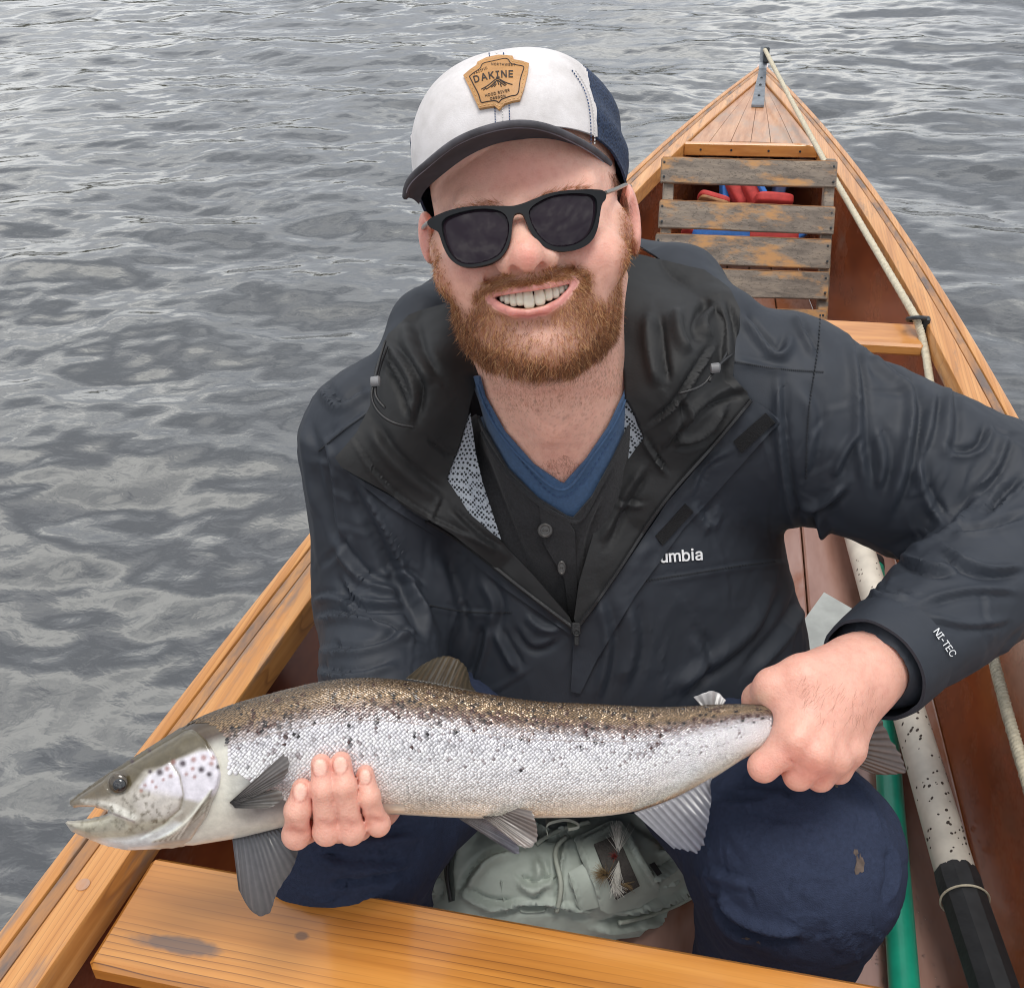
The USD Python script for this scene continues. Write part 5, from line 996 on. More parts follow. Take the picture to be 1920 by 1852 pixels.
JF = [(Z7((1400, 300), (1440, 420), (1432, 640), (1380, 850), (1330, 960)), 26, 8), (Z7((1240, 235), (1330, 320), (1420, 390)), 20, 8), (Z7((1150, 130), (1200, 350), (1212, 600), (1250, 850)), 22, 7), (Z7((1600, 370), (1610, 520), (1590, 700)), 26, 6),
      (Z7((1765, 540), (1720, 660), (1640, 680), (1560, 640)), 16, -7), (Z7((1730, 835), (1620, 960), (1450, 1070), (1340, 1090)), 24, -5), (Z7((1920, 790), (1760, 950)), 16, -8), (Z7((1465, 715), (1500, 850), (1580, 975)), 18, 9), (Z7((1920, 960), (1750, 1010), (1620, 1020)), 16, -6),
      (Z7((1195, 595), (1130, 710), (1095, 790)), 16, 7), (Z7((852, 330), (860, 560), (885, 800), (935, 1020)), 18, 8), (Z7((930, 380), (990, 450), (1010, 620), (960, 800)), 26, 4), (Z7((1140, 830), (1020, 920), (930, 930)), 18, 8), (Z7((1080, 1010), (1000, 1050), (930, 1060)), 14, 7), (Z7((1130, 1150), (1060, 1080), (990, 930)), 18, 9),
      (Z7((920, 60), (955, 140), (1015, 250)), 16, 7), (Z7((690, 60), (780, 190), (845, 240), (880, 160)), 18, 8), (Z7((650, 260), (760, 285), (900, 310)), 10, 2.5), (Z7((1330, 1110), (1480, 1180), (1620, 1190)), 16, -8), (Z7((1920, 1190), (1720, 1200), (1560, 1110)), 18, 8), (Z7((1240, 1265), (1300, 1300), (1420, 1290)), 12, 6),
      (Z7((1900, 1300), (1700, 1290), (1450, 1350)), 16, 5), (Z7((1860, 1420), (1650, 1440), (1480, 1400)), 14, 5), (Z7((1280, 560), (1320, 700), (1290, 850)), 22, 6), (Z7((1540, 400), (1520, 560), (1480, 700)), 18, 5), (Z7((1860, 600), (1800, 760), (1700, 860)), 18, 6), (Z7((480, 880), (540, 980), (560, 900)), 22, 4),
      (Z7((200, 1330), (230, 1500), (180, 1700)), 30, 5), (Z7((480, 1460), (520, 1560), (420, 1750)), 30, 5), (Z7((830, 1250), (760, 1440), (640, 1560), (400, 1720)), 34, 6), (Z7((1000, 1230), (900, 1420), (700, 1650)), 26, -6), (Z7((60, 1280), (110, 1480), (60, 1760)), 24, 6),
      (Z6((150, 680), (200, 880), (215, 1060), (250, 1200)), 20, -7), (Z6((160, 440), (250, 530), (330, 480), (380, 470)), 20, 6), (Z6((220, 1120), (300, 1260), (420, 1350), (570, 1370)), 20, 8), (Z6((240, 1300), (300, 1420), (480, 1450), (620, 1440)), 16, -7), (Z6((120, 1500), (250, 1490), (420, 1530), (600, 1610)), 18, 8),
      (Z6((140, 1640), (330, 1650), (480, 1600), (580, 1540)), 18, 7), (Z6((300, 880), (440, 1150), (550, 1390), (660, 1590)), 26, -14), (Z6((110, 1420), (200, 1400), (300, 1440)), 14, 6), (Z6((120, 1740), (300, 1760), (500, 1700)), 18, 6), (Z6((430, 1290), (540, 1300), (620, 1360)), 14, 7),
      (Z6((900, 1540), (880, 1660), (830, 1800)), 20, -8), (Z6((960, 1560), (1010, 1650), (1060, 1740)), 18, 7), (Z6((900, 1330), (960, 1440), (940, 1560)), 22, 5), (Z6((700, 1220), (760, 1400), (800, 1600)), 34, 5), (Z6((1100, 1480), (1170, 1540), (1250, 1540)), 16, 6), (Z6((1040, 1540), (1130, 1640), (1230, 1600)), 16, -5),
      (Z6((160, 700), (270, 620), (360, 560)), 8, 2), (Z6((600, 1440), (760, 1470), (960, 1480)), 8, 1.6), (Z7((265, 1235), (500, 1200), (730, 1160), (900, 1150)), 7, 1.8), (Z6((90, 620), (120, 860), (160, 1050)), 22, 5)]
rn = (1 - np.abs(2 * meshkit.fbm(jv * np.array([16, 13, 14]) + 1.5 * meshkit.fbm(jv * 7, 2, 3)[:, None], 4, 12) - 1)) ** 2.2
body_x = 960 + FPX * jv[:, 0] / jv[:, 2]
jv2 = jv + jn * ((rn - 0.35) * np.where((body_x > 1540) | (body_x < 760), .0042, .0022))[:, None]
jr = np.random.default_rng(19)
for k in range(130):                                                     # small sharp creases
    zone = jr.random(); 
    if zone < .45: cx, cy, an, ln = jr.uniform(1500, 1920), jr.uniform(640, 1230), jr.normal(1.9 if k % 3 else .6, .45), jr.uniform(40, 120)
    elif zone < .72: cx, cy, an, ln = jr.uniform(585, 830), jr.uniform(800, 1270), jr.normal(1.2 if k % 2 else .35, .5), jr.uniform(35, 100)
    else: cx, cy, an, ln = jr.uniform(780, 1540), jr.uniform(780, 1310), jr.normal(1.5, .5), jr.uniform(40, 130)
    dx, dy = math.cos(an) * ln / 2, math.sin(an) * ln / 2; bx, by = jr.normal(0, 9, 2)
    JF.append(([(cx - dx, cy - dy), (cx + bx, cy + by), (cx + dx, cy + dy)], jr.uniform(4.5, 9), jr.uniform(.6, 1.7) * (1 if jr.random() < .7 else -1)))
JF = [((q_[0], q_[1] * .66, q_[2] * .80) + tuple(q_[3:])) if q_[1] > 10 else q_ for q_ in JF]
jm = relax(TM(folds(jv2, jn, JF), jf), 2, 0.35); jv = np.asarray(jm.vertices)
x, y = 960 + FPX * jv[:, 0] / jv[:, 2], 926 + FPX * jv[:, 1] / jv[:, 2]
s = np.where((jv[:, 2] < 1.12) | (y < 620), poly_sd(np.c_[x, y], VOPEN) * .0005, 1.0)
# open the sleeves at the cuffs and the body at the hem
ca, cb = L(1640, 1252, .815), L(1740, 1165, .87); ax = (cb - ca) / np.linalg.norm(cb - ca); s = np.minimum(s, np.where((x > 1500) & (jv[:, 2] < .95), (jv - ca) @ ax + .004, 1))
ca2 = L(704, 1436, .872); ax2 = L(728, 1110, 1.045) - ca2; ax2 /= np.linalg.norm(ax2); s = np.minimum(s, np.where((x < 900) & (y > 1250) & (jv[:, 2] < 1.03), (jv - ca2) @ ax2, 1))
jo, = clip(jv, jf, s)
jac = group('jacket', person)
obj('shell', thick(W(jo), .0022), 'jacket_shell', jac, 60)
def front_depth(v, f):
    """Depth of a mesh's near side (camera space) as a function of photo positions."""
    n_ = vnormals(v, f); fr_ = (n_ * v).sum(1) < 0; q_ = v[fr_]; tree = cKDTree(np.c_[960 + FPX * q_[:, 0] / q_[:, 2], 926 + FPX * q_[:, 1] / q_[:, 2]])
    def fn(px, py):
        q = np.stack(np.broadcast_arrays(np.asarray(px, float), np.asarray(py, float)), -1).reshape(-1, 2); dd, ii = tree.query(q, k=12); z = q_[ii, 2]; zm = z.min(1, keepdims=True); w = np.exp(-(dd / 5) ** 2) * (z < zm + .02) + 1e-9
        return (w * z).sum(1) / w.sum(1)
    return fn
jac_d = front_depth(jv, jf)
def rbf(pts):
    pts = np.array(pts, float); r = RBFInterpolator(pts[:, :2] / 100, pts[:, 2], kernel='thin_plate_spline', smoothing=0.0)
    return lambda a, b: r(np.c_[np.ravel(a), np.ravel(b)] / 100)
def cloth(name, poly, depth, strokes, m_, parent, th=.0028, step=5.0, wr=.0015, label=None, sm=60, wsc=45):
    m = sheet_on(poly, depth, 0.0, 1e-6, step); N = len(m.vertices) // 2; v = w2c(np.asarray(m.vertices)[:N]); f = np.asarray(m.faces); f = f[(f < N).all(1)]; n = vnormals(v, f)
    if (n * v).sum() > 0: f = f[:, ::-1]; n = -n
    v = folds(v + n * ((meshkit.fbm(v * wsc, 3, 17) - 0.5) * 2 * wr)[:, None], n, strokes)
    return obj(name, thick(TM(c2w(v), f), th), m_, parent, sm, label=label)
# shirts under the jacket
def chest_sdf(p): return smin(head_sdf(p), s_ell(p, L(1075, 1190, 1.20), (.165, .19, .135)), .06)
VT = [(880, 640), (893, 690), (907, 745), (945, 812), (1000, 872), (1056, 908), (1100, 862), (1142, 802), (1172, 740), (1190, 680), (1200, 600)]
VH = [(855, 640), (880, 745), (905, 805), (950, 880), (1008, 935), (1062, 968), (1074, 972), (1112, 930), (1150, 862), (1185, 790), (1215, 680), (1225, 600)]
for nm, off, V_, m_, ylo, st in (('tshirt', .005, VT, 'tshirt_blue', 706, [([(930, 760), (985, 830), (1060, 885)], 8, 1.0, 'r')]), ('henley', .010, VH, 'henley', 700, [([(890, 830), (940, 960), (990, 1080)], 16, 3.5), ([(900, 900), (930, 1000), (1010, 1130)], 14, -3), ([(1130, 930), (1100, 1000), (1090, 1100)], 10, 3), ([(1000, 940), (1060, 985), (1110, 950)], 8, 1.6, 'r')])):
    hm = outward(taubin(field_mesh(lambda p: chest_sdf(p) - off, [-.13, -.15, .84], [.25, .20, 1.16], .003, 3), 3)); hv_ = np.asarray(hm.vertices); hn_ = vnormals(hv_, np.asarray(hm.faces)); hv_ = folds(hv_ + hn_ * ((meshkit.fbm(hv_ * 30, 3, 4) - .5) * .003)[:, None], hn_, st)
    x_, y_ = 960 + FPX * hv_[:, 0] / hv_[:, 2], 926 + FPX * hv_[:, 1] / hv_[:, 2]; s_ = np.minimum(poly_sd(np.c_[x_, y_], V_) * .0005, (y_ - ylo) * .0005); s_ = np.minimum(s_, 1.125 - hv_[:, 2])
    o_, = clip(hv_, hm.faces, s_); g_ = group(nm, person); obj('cloth', thick(W(o_), .0022), m_, g_, 60)
    sd_ = lambda a, b, off=off: ray_depth(lambda p: chest_sdf(p) - off, a, b, .80, 1.15)
    if nm == 'tshirt': obj('neckband', tube(on(sd_, spline(np.array([(896, 712)] + VT[2:-2] + [(1182, 706)], float) + np.array([0, 9]), 60), .0006), .0030, 6, True, 0.35), m_, g_, True); seamline([(899, 715), (930, 800), (990, 880), (1053, 932), (1110, 880), (1155, 810)], sd_, .0012, .0006, 'navy_thread', g_, 'seam', dash=40)
    else:
        obj('neckband', tube(on(sd_, spline(np.array(VH[2:-3], float) + np.array([0, 5]), 60), .0012), .0026, 6, True, 0.4), m_, g_, True)
        cloth('placket', [(1010, 945), (1064, 972), (1078, 1000), (1082, 1100), (1076, 1168), (1066, 1150), (1058, 1085), (1020, 1020)], lambda a, b: sd_(a, b) - .0035, [], m_, g_, .002, 5, .0006)
        for (bx, by, sq) in ((1022, 994, 1.0), (1053, 1064, 0.55)):
            d_ = sd_(np.array([bx]), np.array([by]))[0] - .007; c_ = trimesh.creation.cylinder(.0066, .0022, sections=28); rim = trimesh.creation.torus(.0052, .0012, 24, 8); b_ = cat([c_, rim.apply_translation((0, 0, .0012)), trimesh.creation.icosphere(1, .001).apply_translation((.0015, 0, .0016)), trimesh.creation.icosphere(1, .001).apply_translation((-.0015, 0, .0016))])
            vv = np.asarray(b_.vertices) * np.array([sq, 1, 1]); obj('button', TM(c2w(Cc(bx, by, d_)) + vv[:, 0:1] * C_R + vv[:, 1:2] * C_U - vv[:, 2:3] * C_F, b_.faces), 'button', g_, 30)
# folded-back collar and hood lining, mesh lining, flaps
LFLAP = [(872, 556), (770, 588), (728, 628), (702, 690), (694, 760), (668, 812), (628, 858), (640, 876), (740, 932), (850, 1003), (960, 1088), (1074, 1174), (1068, 1158), (1000, 1078), (935, 1010), (880, 962), (838, 898), (862, 830), (886, 745), (908, 668), (905, 610)]
lfd = rbf([(838, 566, .955), (770, 588, .985), (728, 628, .960), (702, 690, .942), (694, 760, .922), (668, 812, .915), (628, 858, .912), (640, 876, .914), (740, 932, .934), (850, 1003, .951), (960, 1088, .985), (1074, 1174, 1.030), (1000, 1078, .985), (935, 1010, .965), (880, 962, .955), (838, 898, .950), (862, 830, .945), (886, 745, .928), (890, 668, .925), (868, 610, .935), (800, 660, .905), (780, 780, .902), (760, 860, .918)])
cloth('collar_lining', LFLAP, lambda a, b: np.minimum(lfd(a, b), jac_d(a, b) - .006), [(Z6((470, 260), (560, 360), (600, 480), (570, 620)), 14, 6), (Z6((560, 150), (600, 300), (680, 420)), 22, 5), (Z6((390, 620), (480, 760), (640, 900), (720, 960)), 18, 4), (Z6((640, 680), (720, 740), (770, 770)), 7, -2.5), (Z6((300, 690), (430, 880), (640, 1040), (960, 1180)), 7, 2), (Z6((440, 320), (520, 460), (570, 600)), 9, -4), (Z6((700, 960), (660, 1060)), 7, 2), (Z6((740, 1000), (860, 1120), (980, 1200)), 12, 3)], 'jacket_lining', jac, .003, 4.5, .0014, label='black lining of the folded left collar')
cloth('mesh_lining', [(882, 775), (892, 850), (905, 905), (940, 1012), (880, 968), (838, 900), (862, 838)], lambda a, b: lfd(a, b) + .004, [(Z6((830, 830), (870, 930), (900, 1040)), 10, -3)], 'lining_mesh', jac, .0015, 4.5, .001)
RFLAP = [(1160, 468), (1255, 490), (1322, 507), (1368, 538), (1388, 580), (1380, 650), (1374, 705), (1400, 736), (1408, 752), (1332, 840), (1247, 937), (1162, 1064), (1084, 1178), (1076, 1160), (1086, 1092), (1112, 1002), (1140, 918), (1190, 845), (1207, 822), (1190, 780), (1172, 748), (1165, 650), (1160, 560)]
rfd = rbf([(1200, 476, 1.00), (1255, 490, 1.03), (1322, 507, 1.03), (1368, 538, .995), (1388, 580, .975), (1380, 650, .955), (1374, 705, .945), (1400, 736, .940), (1332, 840, .948), (1247, 937, .955), (1162, 1064, .985), (1084, 1178, 1.030), (1086, 1092, .995), (1112, 1002, .975), (1140, 918, .960), (1190, 845, .945), (1176, 748, .925), (1192, 650, .935), (1199, 560, .955), (1270, 700, .905), (1280, 600, .925), (1290, 800, .925)])
cloth('hood_lining', RFLAP, lambda a, b: np.minimum(rfd(a, b), jac_d(a, b) - .006), [(Z7((300, 60), (310, 220), (340, 380)), 20, 6), (Z7((420, 40), (430, 150), (470, 230)), 18, 5), (Z7((560, 20), (500, 90), (530, 190)), 14, -5), (Z7((560, 200), (470, 340), (380, 470), (270, 560)), 8, -4), (Z7((700, 400), (560, 440), (430, 560), (340, 660)), 14, 5), (Z7((620, 480), (500, 620), (380, 640)), 12, 5), (Z7((420, 430), (440, 520), (370, 650)), 9, -4), (Z7((250, 600), (310, 700), (360, 770)), 7, 3), (Z7((120, 890), (250, 900)), 8, 2.5), (Z7((270, 740), (180, 880), (80, 1080)), 14, 4), (Z7((600, 10), (630, 120), (640, 300)), 16, 5)], 'jacket_lining', jac, .003, 4.5, .0014, label='black lining of the open hood and right front')
cloth('mesh_lining', [(1170, 745), (1180, 752), (1196, 800), (1208, 822), (1190, 848), (1138, 922), (1150, 850)], lambda a, b: rfd(a, b) + .003, [], 'lining_mesh', jac, .0015, 4.5, .0008)
cloth('storm_flap', [(1411, 748), (1440, 768), (1460, 793), (1372, 892), (1286, 986), (1194, 1112), (1120, 1235), (1088, 1300), (1070, 1296), (1076, 1190), (1166, 1068), (1251, 941), (1336, 844)], lambda a, b: jac_d(a, b) - .0045, [([(1420, 790), (1300, 915), (1170, 1090)], 12, 1.5, 'r'), ([(1370, 850), (1330, 870), (1300, 930)], 8, 2)], 'jacket_shell', jac, .003, 4.5, .0012)
cloth('front_edge', [(640, 878), (740, 934), (850, 1006), (960, 1091), (1074, 1177), (1070, 1190), (950, 1106), (845, 1022), (730, 950)], lambda a, b: jac_d(a, b) - .004, [], 'jacket_shell', jac, .003, 4.5, .0006)
VELC = [[(1375, 828), (1436, 774), (1452, 793), (1390, 850)], [(1229, 1005), (1285, 944), (1300, 960), (1243, 1022)]]
for vq in VELC: cloth('velcro', vq, lambda a, b: jac_d(a, b) - .0068, [], 'velcro', jac, .002, 5, .0003)
def zip_line(pts, dfn, name='zipper'):
    q = spline(np.array(pts, float), 90); w = c2w(Cc(q[:, 0], q[:, 1], dfn(q[:, 0], q[:, 1]))); q2 = spline(np.array(pts, float), 420); w2 = c2w(Cc(q2[:, 0], q2[:, 1], dfn(q2[:, 0], q2[:, 1]) - .0012))
    obj(name, cat([tube(w, .0022, 6)] + [tube(w2[k:k + 2], .0013, 4) for k in range(0, 418, 3)]), 'zipper', jac)
zip_line([(1408, 750), (1332, 841), (1247, 938), (1162, 1065), (1080, 1180)], lambda a, b: np.minimum(rfd(a, b), jac_d(a, b) - .006) - .0022)
zip_line([(800, 976), (850, 1006), (960, 1090), (1076, 1178)], lambda a, b: jac_d(a, b) - .0075)
zd = jac_d(np.array([1080.]), np.array([1186.]))[0] - .010
obj('zip_slider', cat([bar(P(1080, 1178, zd), C_R, C_U, C_F, (.009, .011, .005), .0015), bar(P(1081, 1196, zd - .001), C_R, C_U, C_F, (.0045, .013, .0025), .001), ring(P(1081, 1186, zd - .003), .0028, .0008, C_R, C_U, 16)]), 'zipper', jac)
for pts in ([(1378, 678), (1450, 690), (1545, 697)], [(1538, 590), (1535, 640), (1518, 760), (1512, 900)], [(1212, 1088), (1330, 1070), (1400, 1059), (1455, 1053)], [(597, 846), (640, 810), (690, 774)], [(795, 1132), (870, 1146), (960, 1148)]):
    seamline(pts, jac_d, .0012, .0008, 'seam_thread', jac, 'seam', dash=46)
letters('lumbia', 1230, 1055, -4, 21, jac_d, .0012, 'logo_white', jac, 'chest_logo', True, 0.0, 0.55)
letters('NI-TEC', 1750, 1184, 55, 13, jac_d, .0062, 'logo_white', jac, 'sleeve_logo', False, 0.0, 0.6)
# cuff with its tab
def ring_about(c, axv, r, n=40, sx=1.0):
    a = np.linspace(0, 2 * np.pi, n); u_ = np.cross(axv, (0, 0, 1.0)); u_ /= np.linalg.norm(u_); w_ = np.cross(axv, u_); return np.asarray(c) + r * (np.cos(a)[:, None] * u_ * sx + np.sin(a)[:, None] * w_)
G = []
for t, r in ((-.004, .040), (-.004, .0425), (.004, .0440), (.020, .0445), (.034, .0452), (.0345, .0425)): G.append(ring_about(ca + ax * t, ax, r, 49)[:-1] + 0)
G = np.array(G); G = G + (meshkit.fbm(G * 60, 2, 3)[..., None] - .5) * .004
G = np.concatenate([G, G[:, :1]], 1); obj('cuff', thick(outward(TM(c2w(G.reshape(-1, 3)), grid_mesh(G).faces)), .0015), 'jacket_shell', jac, 60)
# draw cords and toggles of the hood
def cord(pts, r=.0014): obj('draw_cord', tube(c2w(np.array([Cc(*q) for q in spline(np.array(pts, float), 30)])), r, 6), 'zipper', jac, True)
cord([(722, 640, .935), (708, 690, .915), (702, 714, .900), (697, 745, .893), (712, 775, .890), (745, 795, .888), (775, 800, .892)]); cord([(726, 650, .938), (712, 690, .92), (706, 714, .902), (704, 740, .893), (722, 765, .890)])
cord([(1365, 655, .938), (1352, 680, .920), (1340, 693, .907), (1322, 718, .900), (1295, 732, .895), (1272, 738, .896)]); cord([(1372, 665, .935), (1344, 690, .909), (1330, 715, .900)])
for (a, b, d) in ((704, 715, .896), (1341, 690, .900)): obj('toggle', tube(c2w(np.array([Cc(a - 9, b + 1, d), Cc(a - 7, b + 1, d), Cc(a + 7, b - 1, d - .001), Cc(a + 9, b - 1, d - .001)])), np.array([.0030, .0044, .0044, .0030]), 14), 'toggle', jac, 40)
# trousers
def trouser_sdf(p):
    f = s_ell(p, L(1110, 1370, 1.27), (.20, .11, .12))
    f = smin(f, chain(p, [(1250, 1370, 1.18), (1495, 1608, .885), (1420, 1880, 1.10), (1380, 2000, 1.20)], (.082, .084, .066, .055), .015), .04)
    f = smin(f, chain(p, [(980, 1240, 1.20), (640, 1578, .905), (690, 1850, 1.10), (730, 1960, 1.22)], (.085, .078, .062, .055), .015), .04)
    return f
tr_ = outward(taubin(field_mesh(trouser_sdf, [-.24, .13, .78], [.36, .62, 1.38], .0038, 3), 3)); tv, tf = np.asarray(tr_.vertices), np.asarray(tr_.faces); tn = vnormals(tv, tf)
def Z4(*p): return [(1260 + a / 2.638, 1150 + b / 2.638) for a, b in p]
TF = [(Z4((180, 920), (300, 930), (480, 925)), 16, 4), (Z4((200, 1390), (300, 1500), (480, 1580), (650, 1600)), 18, -9), (Z4((210, 1450), (300, 1560), (420, 1610)), 12, 5), (Z4((1085, 1160), (1100, 1290), (1060, 1420)), 12, -4), (Z4((880, 790), (960, 900), (1050, 1080)), 8, 2.5), (Z4((300, 860), (450, 870), (620, 900)), 20, 3), (Z4((160, 1240), (280, 1300), (420, 1330)), 14, 3),
      ([(600, 1600), (680, 1620), (760, 1615)], 12, 4), ([(620, 1650), (700, 1640), (770, 1625)], 10, -4), ([(600, 1560), (700, 1570), (800, 1555)], 14, 4)]
tv = folds(tv + tn * ((meshkit.fbm(tv * 26, 3, 6) - .5) * .008 + (meshkit.fbm(tv * 90, 2, 16) - .5) * .0018)[:, None], tn, TF)
kr = np.random.default_rng(33); KF = []
for k in range(70):
    cx, cy, an, ln = (kr.uniform(1320, 1690), kr.uniform(1480, 1800), kr.normal(.3 if k % 2 else 1.2, .5), kr.uniform(30, 110)) if k < 45 else (kr.uniform(550, 800), kr.uniform(1540, 1690), kr.normal(.1, .4), kr.uniform(30, 90)); dx, dy = math.cos(an) * ln / 2, math.sin(an) * ln / 2; KF.append(([(cx - dx, cy - dy), (cx + kr.normal(0, 8), cy + kr.normal(0, 8)), (cx + dx, cy + dy)], kr.uniform(5, 11), kr.uniform(.5, 1.5) * (1 if kr.random() < .6 else -1)))
tn = vnormals(tv, tf); tv = folds(tv, tn, KF)
trs = group('trousers', person); obj('cloth', TM(c2w(tv), tf), 'trousers', trs, True)
tr_d = front_depth(tv, tf)
for i_, (cx, cy, rx, ry) in enumerate(((1612, 1617, 9, 20), (1605, 1597, 4, 6), (1570, 1465, 10, 7), (1400, 1760, 5, 4), (1422, 1768, 4, 3))):
    a_ = np.linspace(0, 2 * np.pi, 18)[:-1]; rr_ = 1 + 0.3 * np.random.default_rng(i_).normal(size=17); obj('mud_spot', sheet_on(np.c_[cx + rx * rr_ * np.cos(a_), cy + ry * rr_ * np.sin(a_)], tr_d, .0004, .0006, 4), 'mud', trs)

# ------------------------------------------------------------------ things lying in the canoe
# slatted seat back of weathered boards
SD = 2.115
seat = thing('slatted_seat', 'weathered grey slatted seat with dark screws, leaning behind the far thwart', 'seat', P(1400, 560, SD))
SL = [((1240.5, 296), (1568.5, 304), 46.5, 49.5), ((1236.5, 377), (1564, 391), 50, 48), ((1229, 440), (1557, 452), 53, 50), ((1224, 503), (1553, 513), 50, 47), ((1220, 577), (1548, 583), 46, 44)]
rails_c = []
for k, (a, b, h0, h1) in enumerate(SL):
    p0, p1 = P(*a, SD), P(*b, SD); q0, q1 = P(a[0] - 1.5, a[1] + h0, SD), P(b[0] - 1.5, b[1] + h1, SD)
    c = (p0 + p1 + q0 + q1) / 4; ax_ = (p1 - p0) / np.linalg.norm(p1 - p0); ay_ = np.cross(C_F, ax_); ay_ /= np.linalg.norm(ay_); az_ = np.cross(ax_, ay_)
    # tip the slat a little so that its lower edge shows
    t_ = 0.10; ay2 = ay_ * math.cos(t_) + az_ * math.sin(t_); az2 = np.cross(ax_, ay2)
    m = bar(c, ax_, ay2, az2, (np.linalg.norm(p1 - p0), np.linalg.norm(q0 - p0), .013), .0015); m = m.subdivide().subdivide().subdivide(); v = np.asarray(m.vertices); v = v + (meshkit.fbm(v * 18 + k, 3, k)[:, None] - .5) * .0045 * C_F + (meshkit.fbm(v * 14, 2, k + 7)[:, None] - .5) * .003 * C_U
    obj('slat', TM(v, m.faces), 'slat_wood', seat, 30)
    eb = c - ay2 * (np.linalg.norm(q0 - p0) / 2 + .0006); obj('slat_edge', bar(eb, ax_, ay2, az2, (np.linalg.norm(p1 - p0) * .99, .0016, .0115), .0005), 'slat_edge', seat)
    for (pa, pb) in ((p0, q0), (p1, q1)):
        for t in (.22, .80):
            for e in (1,): s_ = pa + (pb - pa) * t + ax_ * (.0048 if pa is p0 else -.0070) - C_F * .0075; obj('screw', bar(s_, ax_, ay_, az_, (.0042, .0042, .003), .0012), 'dark_metal', seat)
for x0, x1 in ((1256, 1236), (1556, 1538)):
    a, b = P(x0, 300, SD + .016), P(x1, 640, SD + .016); ax_ = (b - a) / np.linalg.norm(b - a); ay_ = np.cross(ax_, C_F); obj('rail', bar((a + b) / 2, ax_, ay_, np.cross(ax_, ay_), (np.linalg.norm(b - a), .020, .020), .002), 'slat_wood', seat)
# life jackets under the bow deck
def pillow(c, ax1, ax2, ax3, size, e=3.6, n=3, wr=.0, seed=0):
    s = trimesh.creation.icosphere(n, 1.0); v = np.asarray(s.vertices); v = np.sign(v) * np.abs(v) ** (2 / e); v = v / np.maximum(np.abs(v).max(), 1); v = v * np.asarray(size) / 2
    v = v + (meshkit.fbm(v * 14 + seed, 3, seed)[:, None] - .5) * wr; return TM(v @ np.array([ax1, ax2, ax3]) + np.asarray(c), s.faces)
lj = thing('life_jacket', 'red and blue life jacket lying behind the slatted seat, seen between its slats', 'life jacket', P(1400, 440, 2.35))
for k, (px, py, d, w, h, t, m_, rot) in enumerate(((1352, 446, 2.30, .130, .034, .10, 'blue_fabric', .05), (1440, 448, 2.30, .120, .038, .10, 'red_fabric', .08), (1300, 436, 2.33, .05, .03, .09, 'red_fabric', .6), (1490, 444, 2.34, .045, .03, .08, 'blue_fabric', -.6), (1338, 374, 2.52, .075, .016, .07, 'red_fabric', .30), (1338, 379, 2.50, .070, .010, .06, 'slat_edge', .25))):
    a1 = C_R * math.cos(rot) - C_U * math.sin(rot); a2 = C_R * math.sin(rot) + C_U * math.cos(rot); obj('panel', pillow(P(px, py, d), a1, a2, C_F, (w, h, t), 4.5, 3, .009, k), m_, lj, True)
l2 = thing('life_jacket', 'dark red and navy life jacket bundled deeper under the bow deck', 'life jacket', P(1410, 370, 2.62))
for k, (px, py, d, w, h, t, m_, rot) in enumerate(((1383, 362, 2.64, .045, .08, .06, 'red_fabric', -.5), (1412, 362, 2.62, .045, .08, .06, 'red_fabric', -.45), (1450, 376, 2.58, .09, .028, .07, 'red_fabric', .1), (1428, 362, 2.60, .015, .12, .05, 'blue_fabric', -.5), (1357, 362, 2.66, .02, .09, .05, 'blue_fabric', 0), (1460, 360, 2.66, .03, .09, .05, 'dark_blue_fabric', .2), (1440, 340, 2.70, .12, .03, .06, 'dark_blue_fabric', .1))):
    a1 = C_R * math.cos(rot) - C_U * math.sin(rot); a2 = C_R * math.sin(rot) + C_U * math.cos(rot); obj('panel', pillow(P(px, py, d), a1, a2, C_F, (w, h, t), 4.5, 3, .010, k + 9), m_, l2, True)
# anchor rope along the right side
R0, R1 = P(1434, 93, 3.284), P(1718, 597, 1.672); rp_a = R0 + (R1 - R0) * np.linspace(0, 1, 12)[:, None]; rp_a[:, 2] -= .010 * np.sin(np.linspace(0, np.pi, 12)); rp_b = np.array([at_z(a, b, GZ + c)[0] for a, b, c in ((1727, 625, -.012), (1740, 690, -.035), (1775, 860, -.07), (1812, 1020, -.085), (1850, 1180, -.09), (1890, 1340, -.09), (1925, 1460, -.09), (1975, 1640, -.09))])
rp = np.vstack([spline(rp_a, 150)[:-1], spline(np.vstack([R1, rp_b]), 120)]); rope = thing('rope', 'pale anchor rope running from the bow fitting along the right side of the canoe', 'rope', rp[0])
tw = []
for k in range(3):
    t = np.gradient(rp, axis=0); t /= np.linalg.norm(t, axis=1, keepdims=True); rp4 = rp[0] + 0 * rp[:1] if False else np.stack([np.interp(np.linspace(0, len(rp) - 1, 1500), np.arange(len(rp)), rp[:, q]) for q in range(3)], 1); t = np.gradient(rp4, axis=0); t /= np.linalg.norm(t, axis=1, keepdims=True); a = np.cross(t, (0, 0, 1.0)); a /= np.linalg.norm(a, axis=1, keepdims=True); b = np.cross(t, a); s = np.linspace(0, 1, 1500)[:, None] * 2 * np.pi * 150 + k * 2.094
    tw.append(tube(rp4 + .0030 * (np.cos(s) * a + np.sin(s) * b), .0036, 5))
for m in tw: obj('strand', m, 'rope', rope, True)
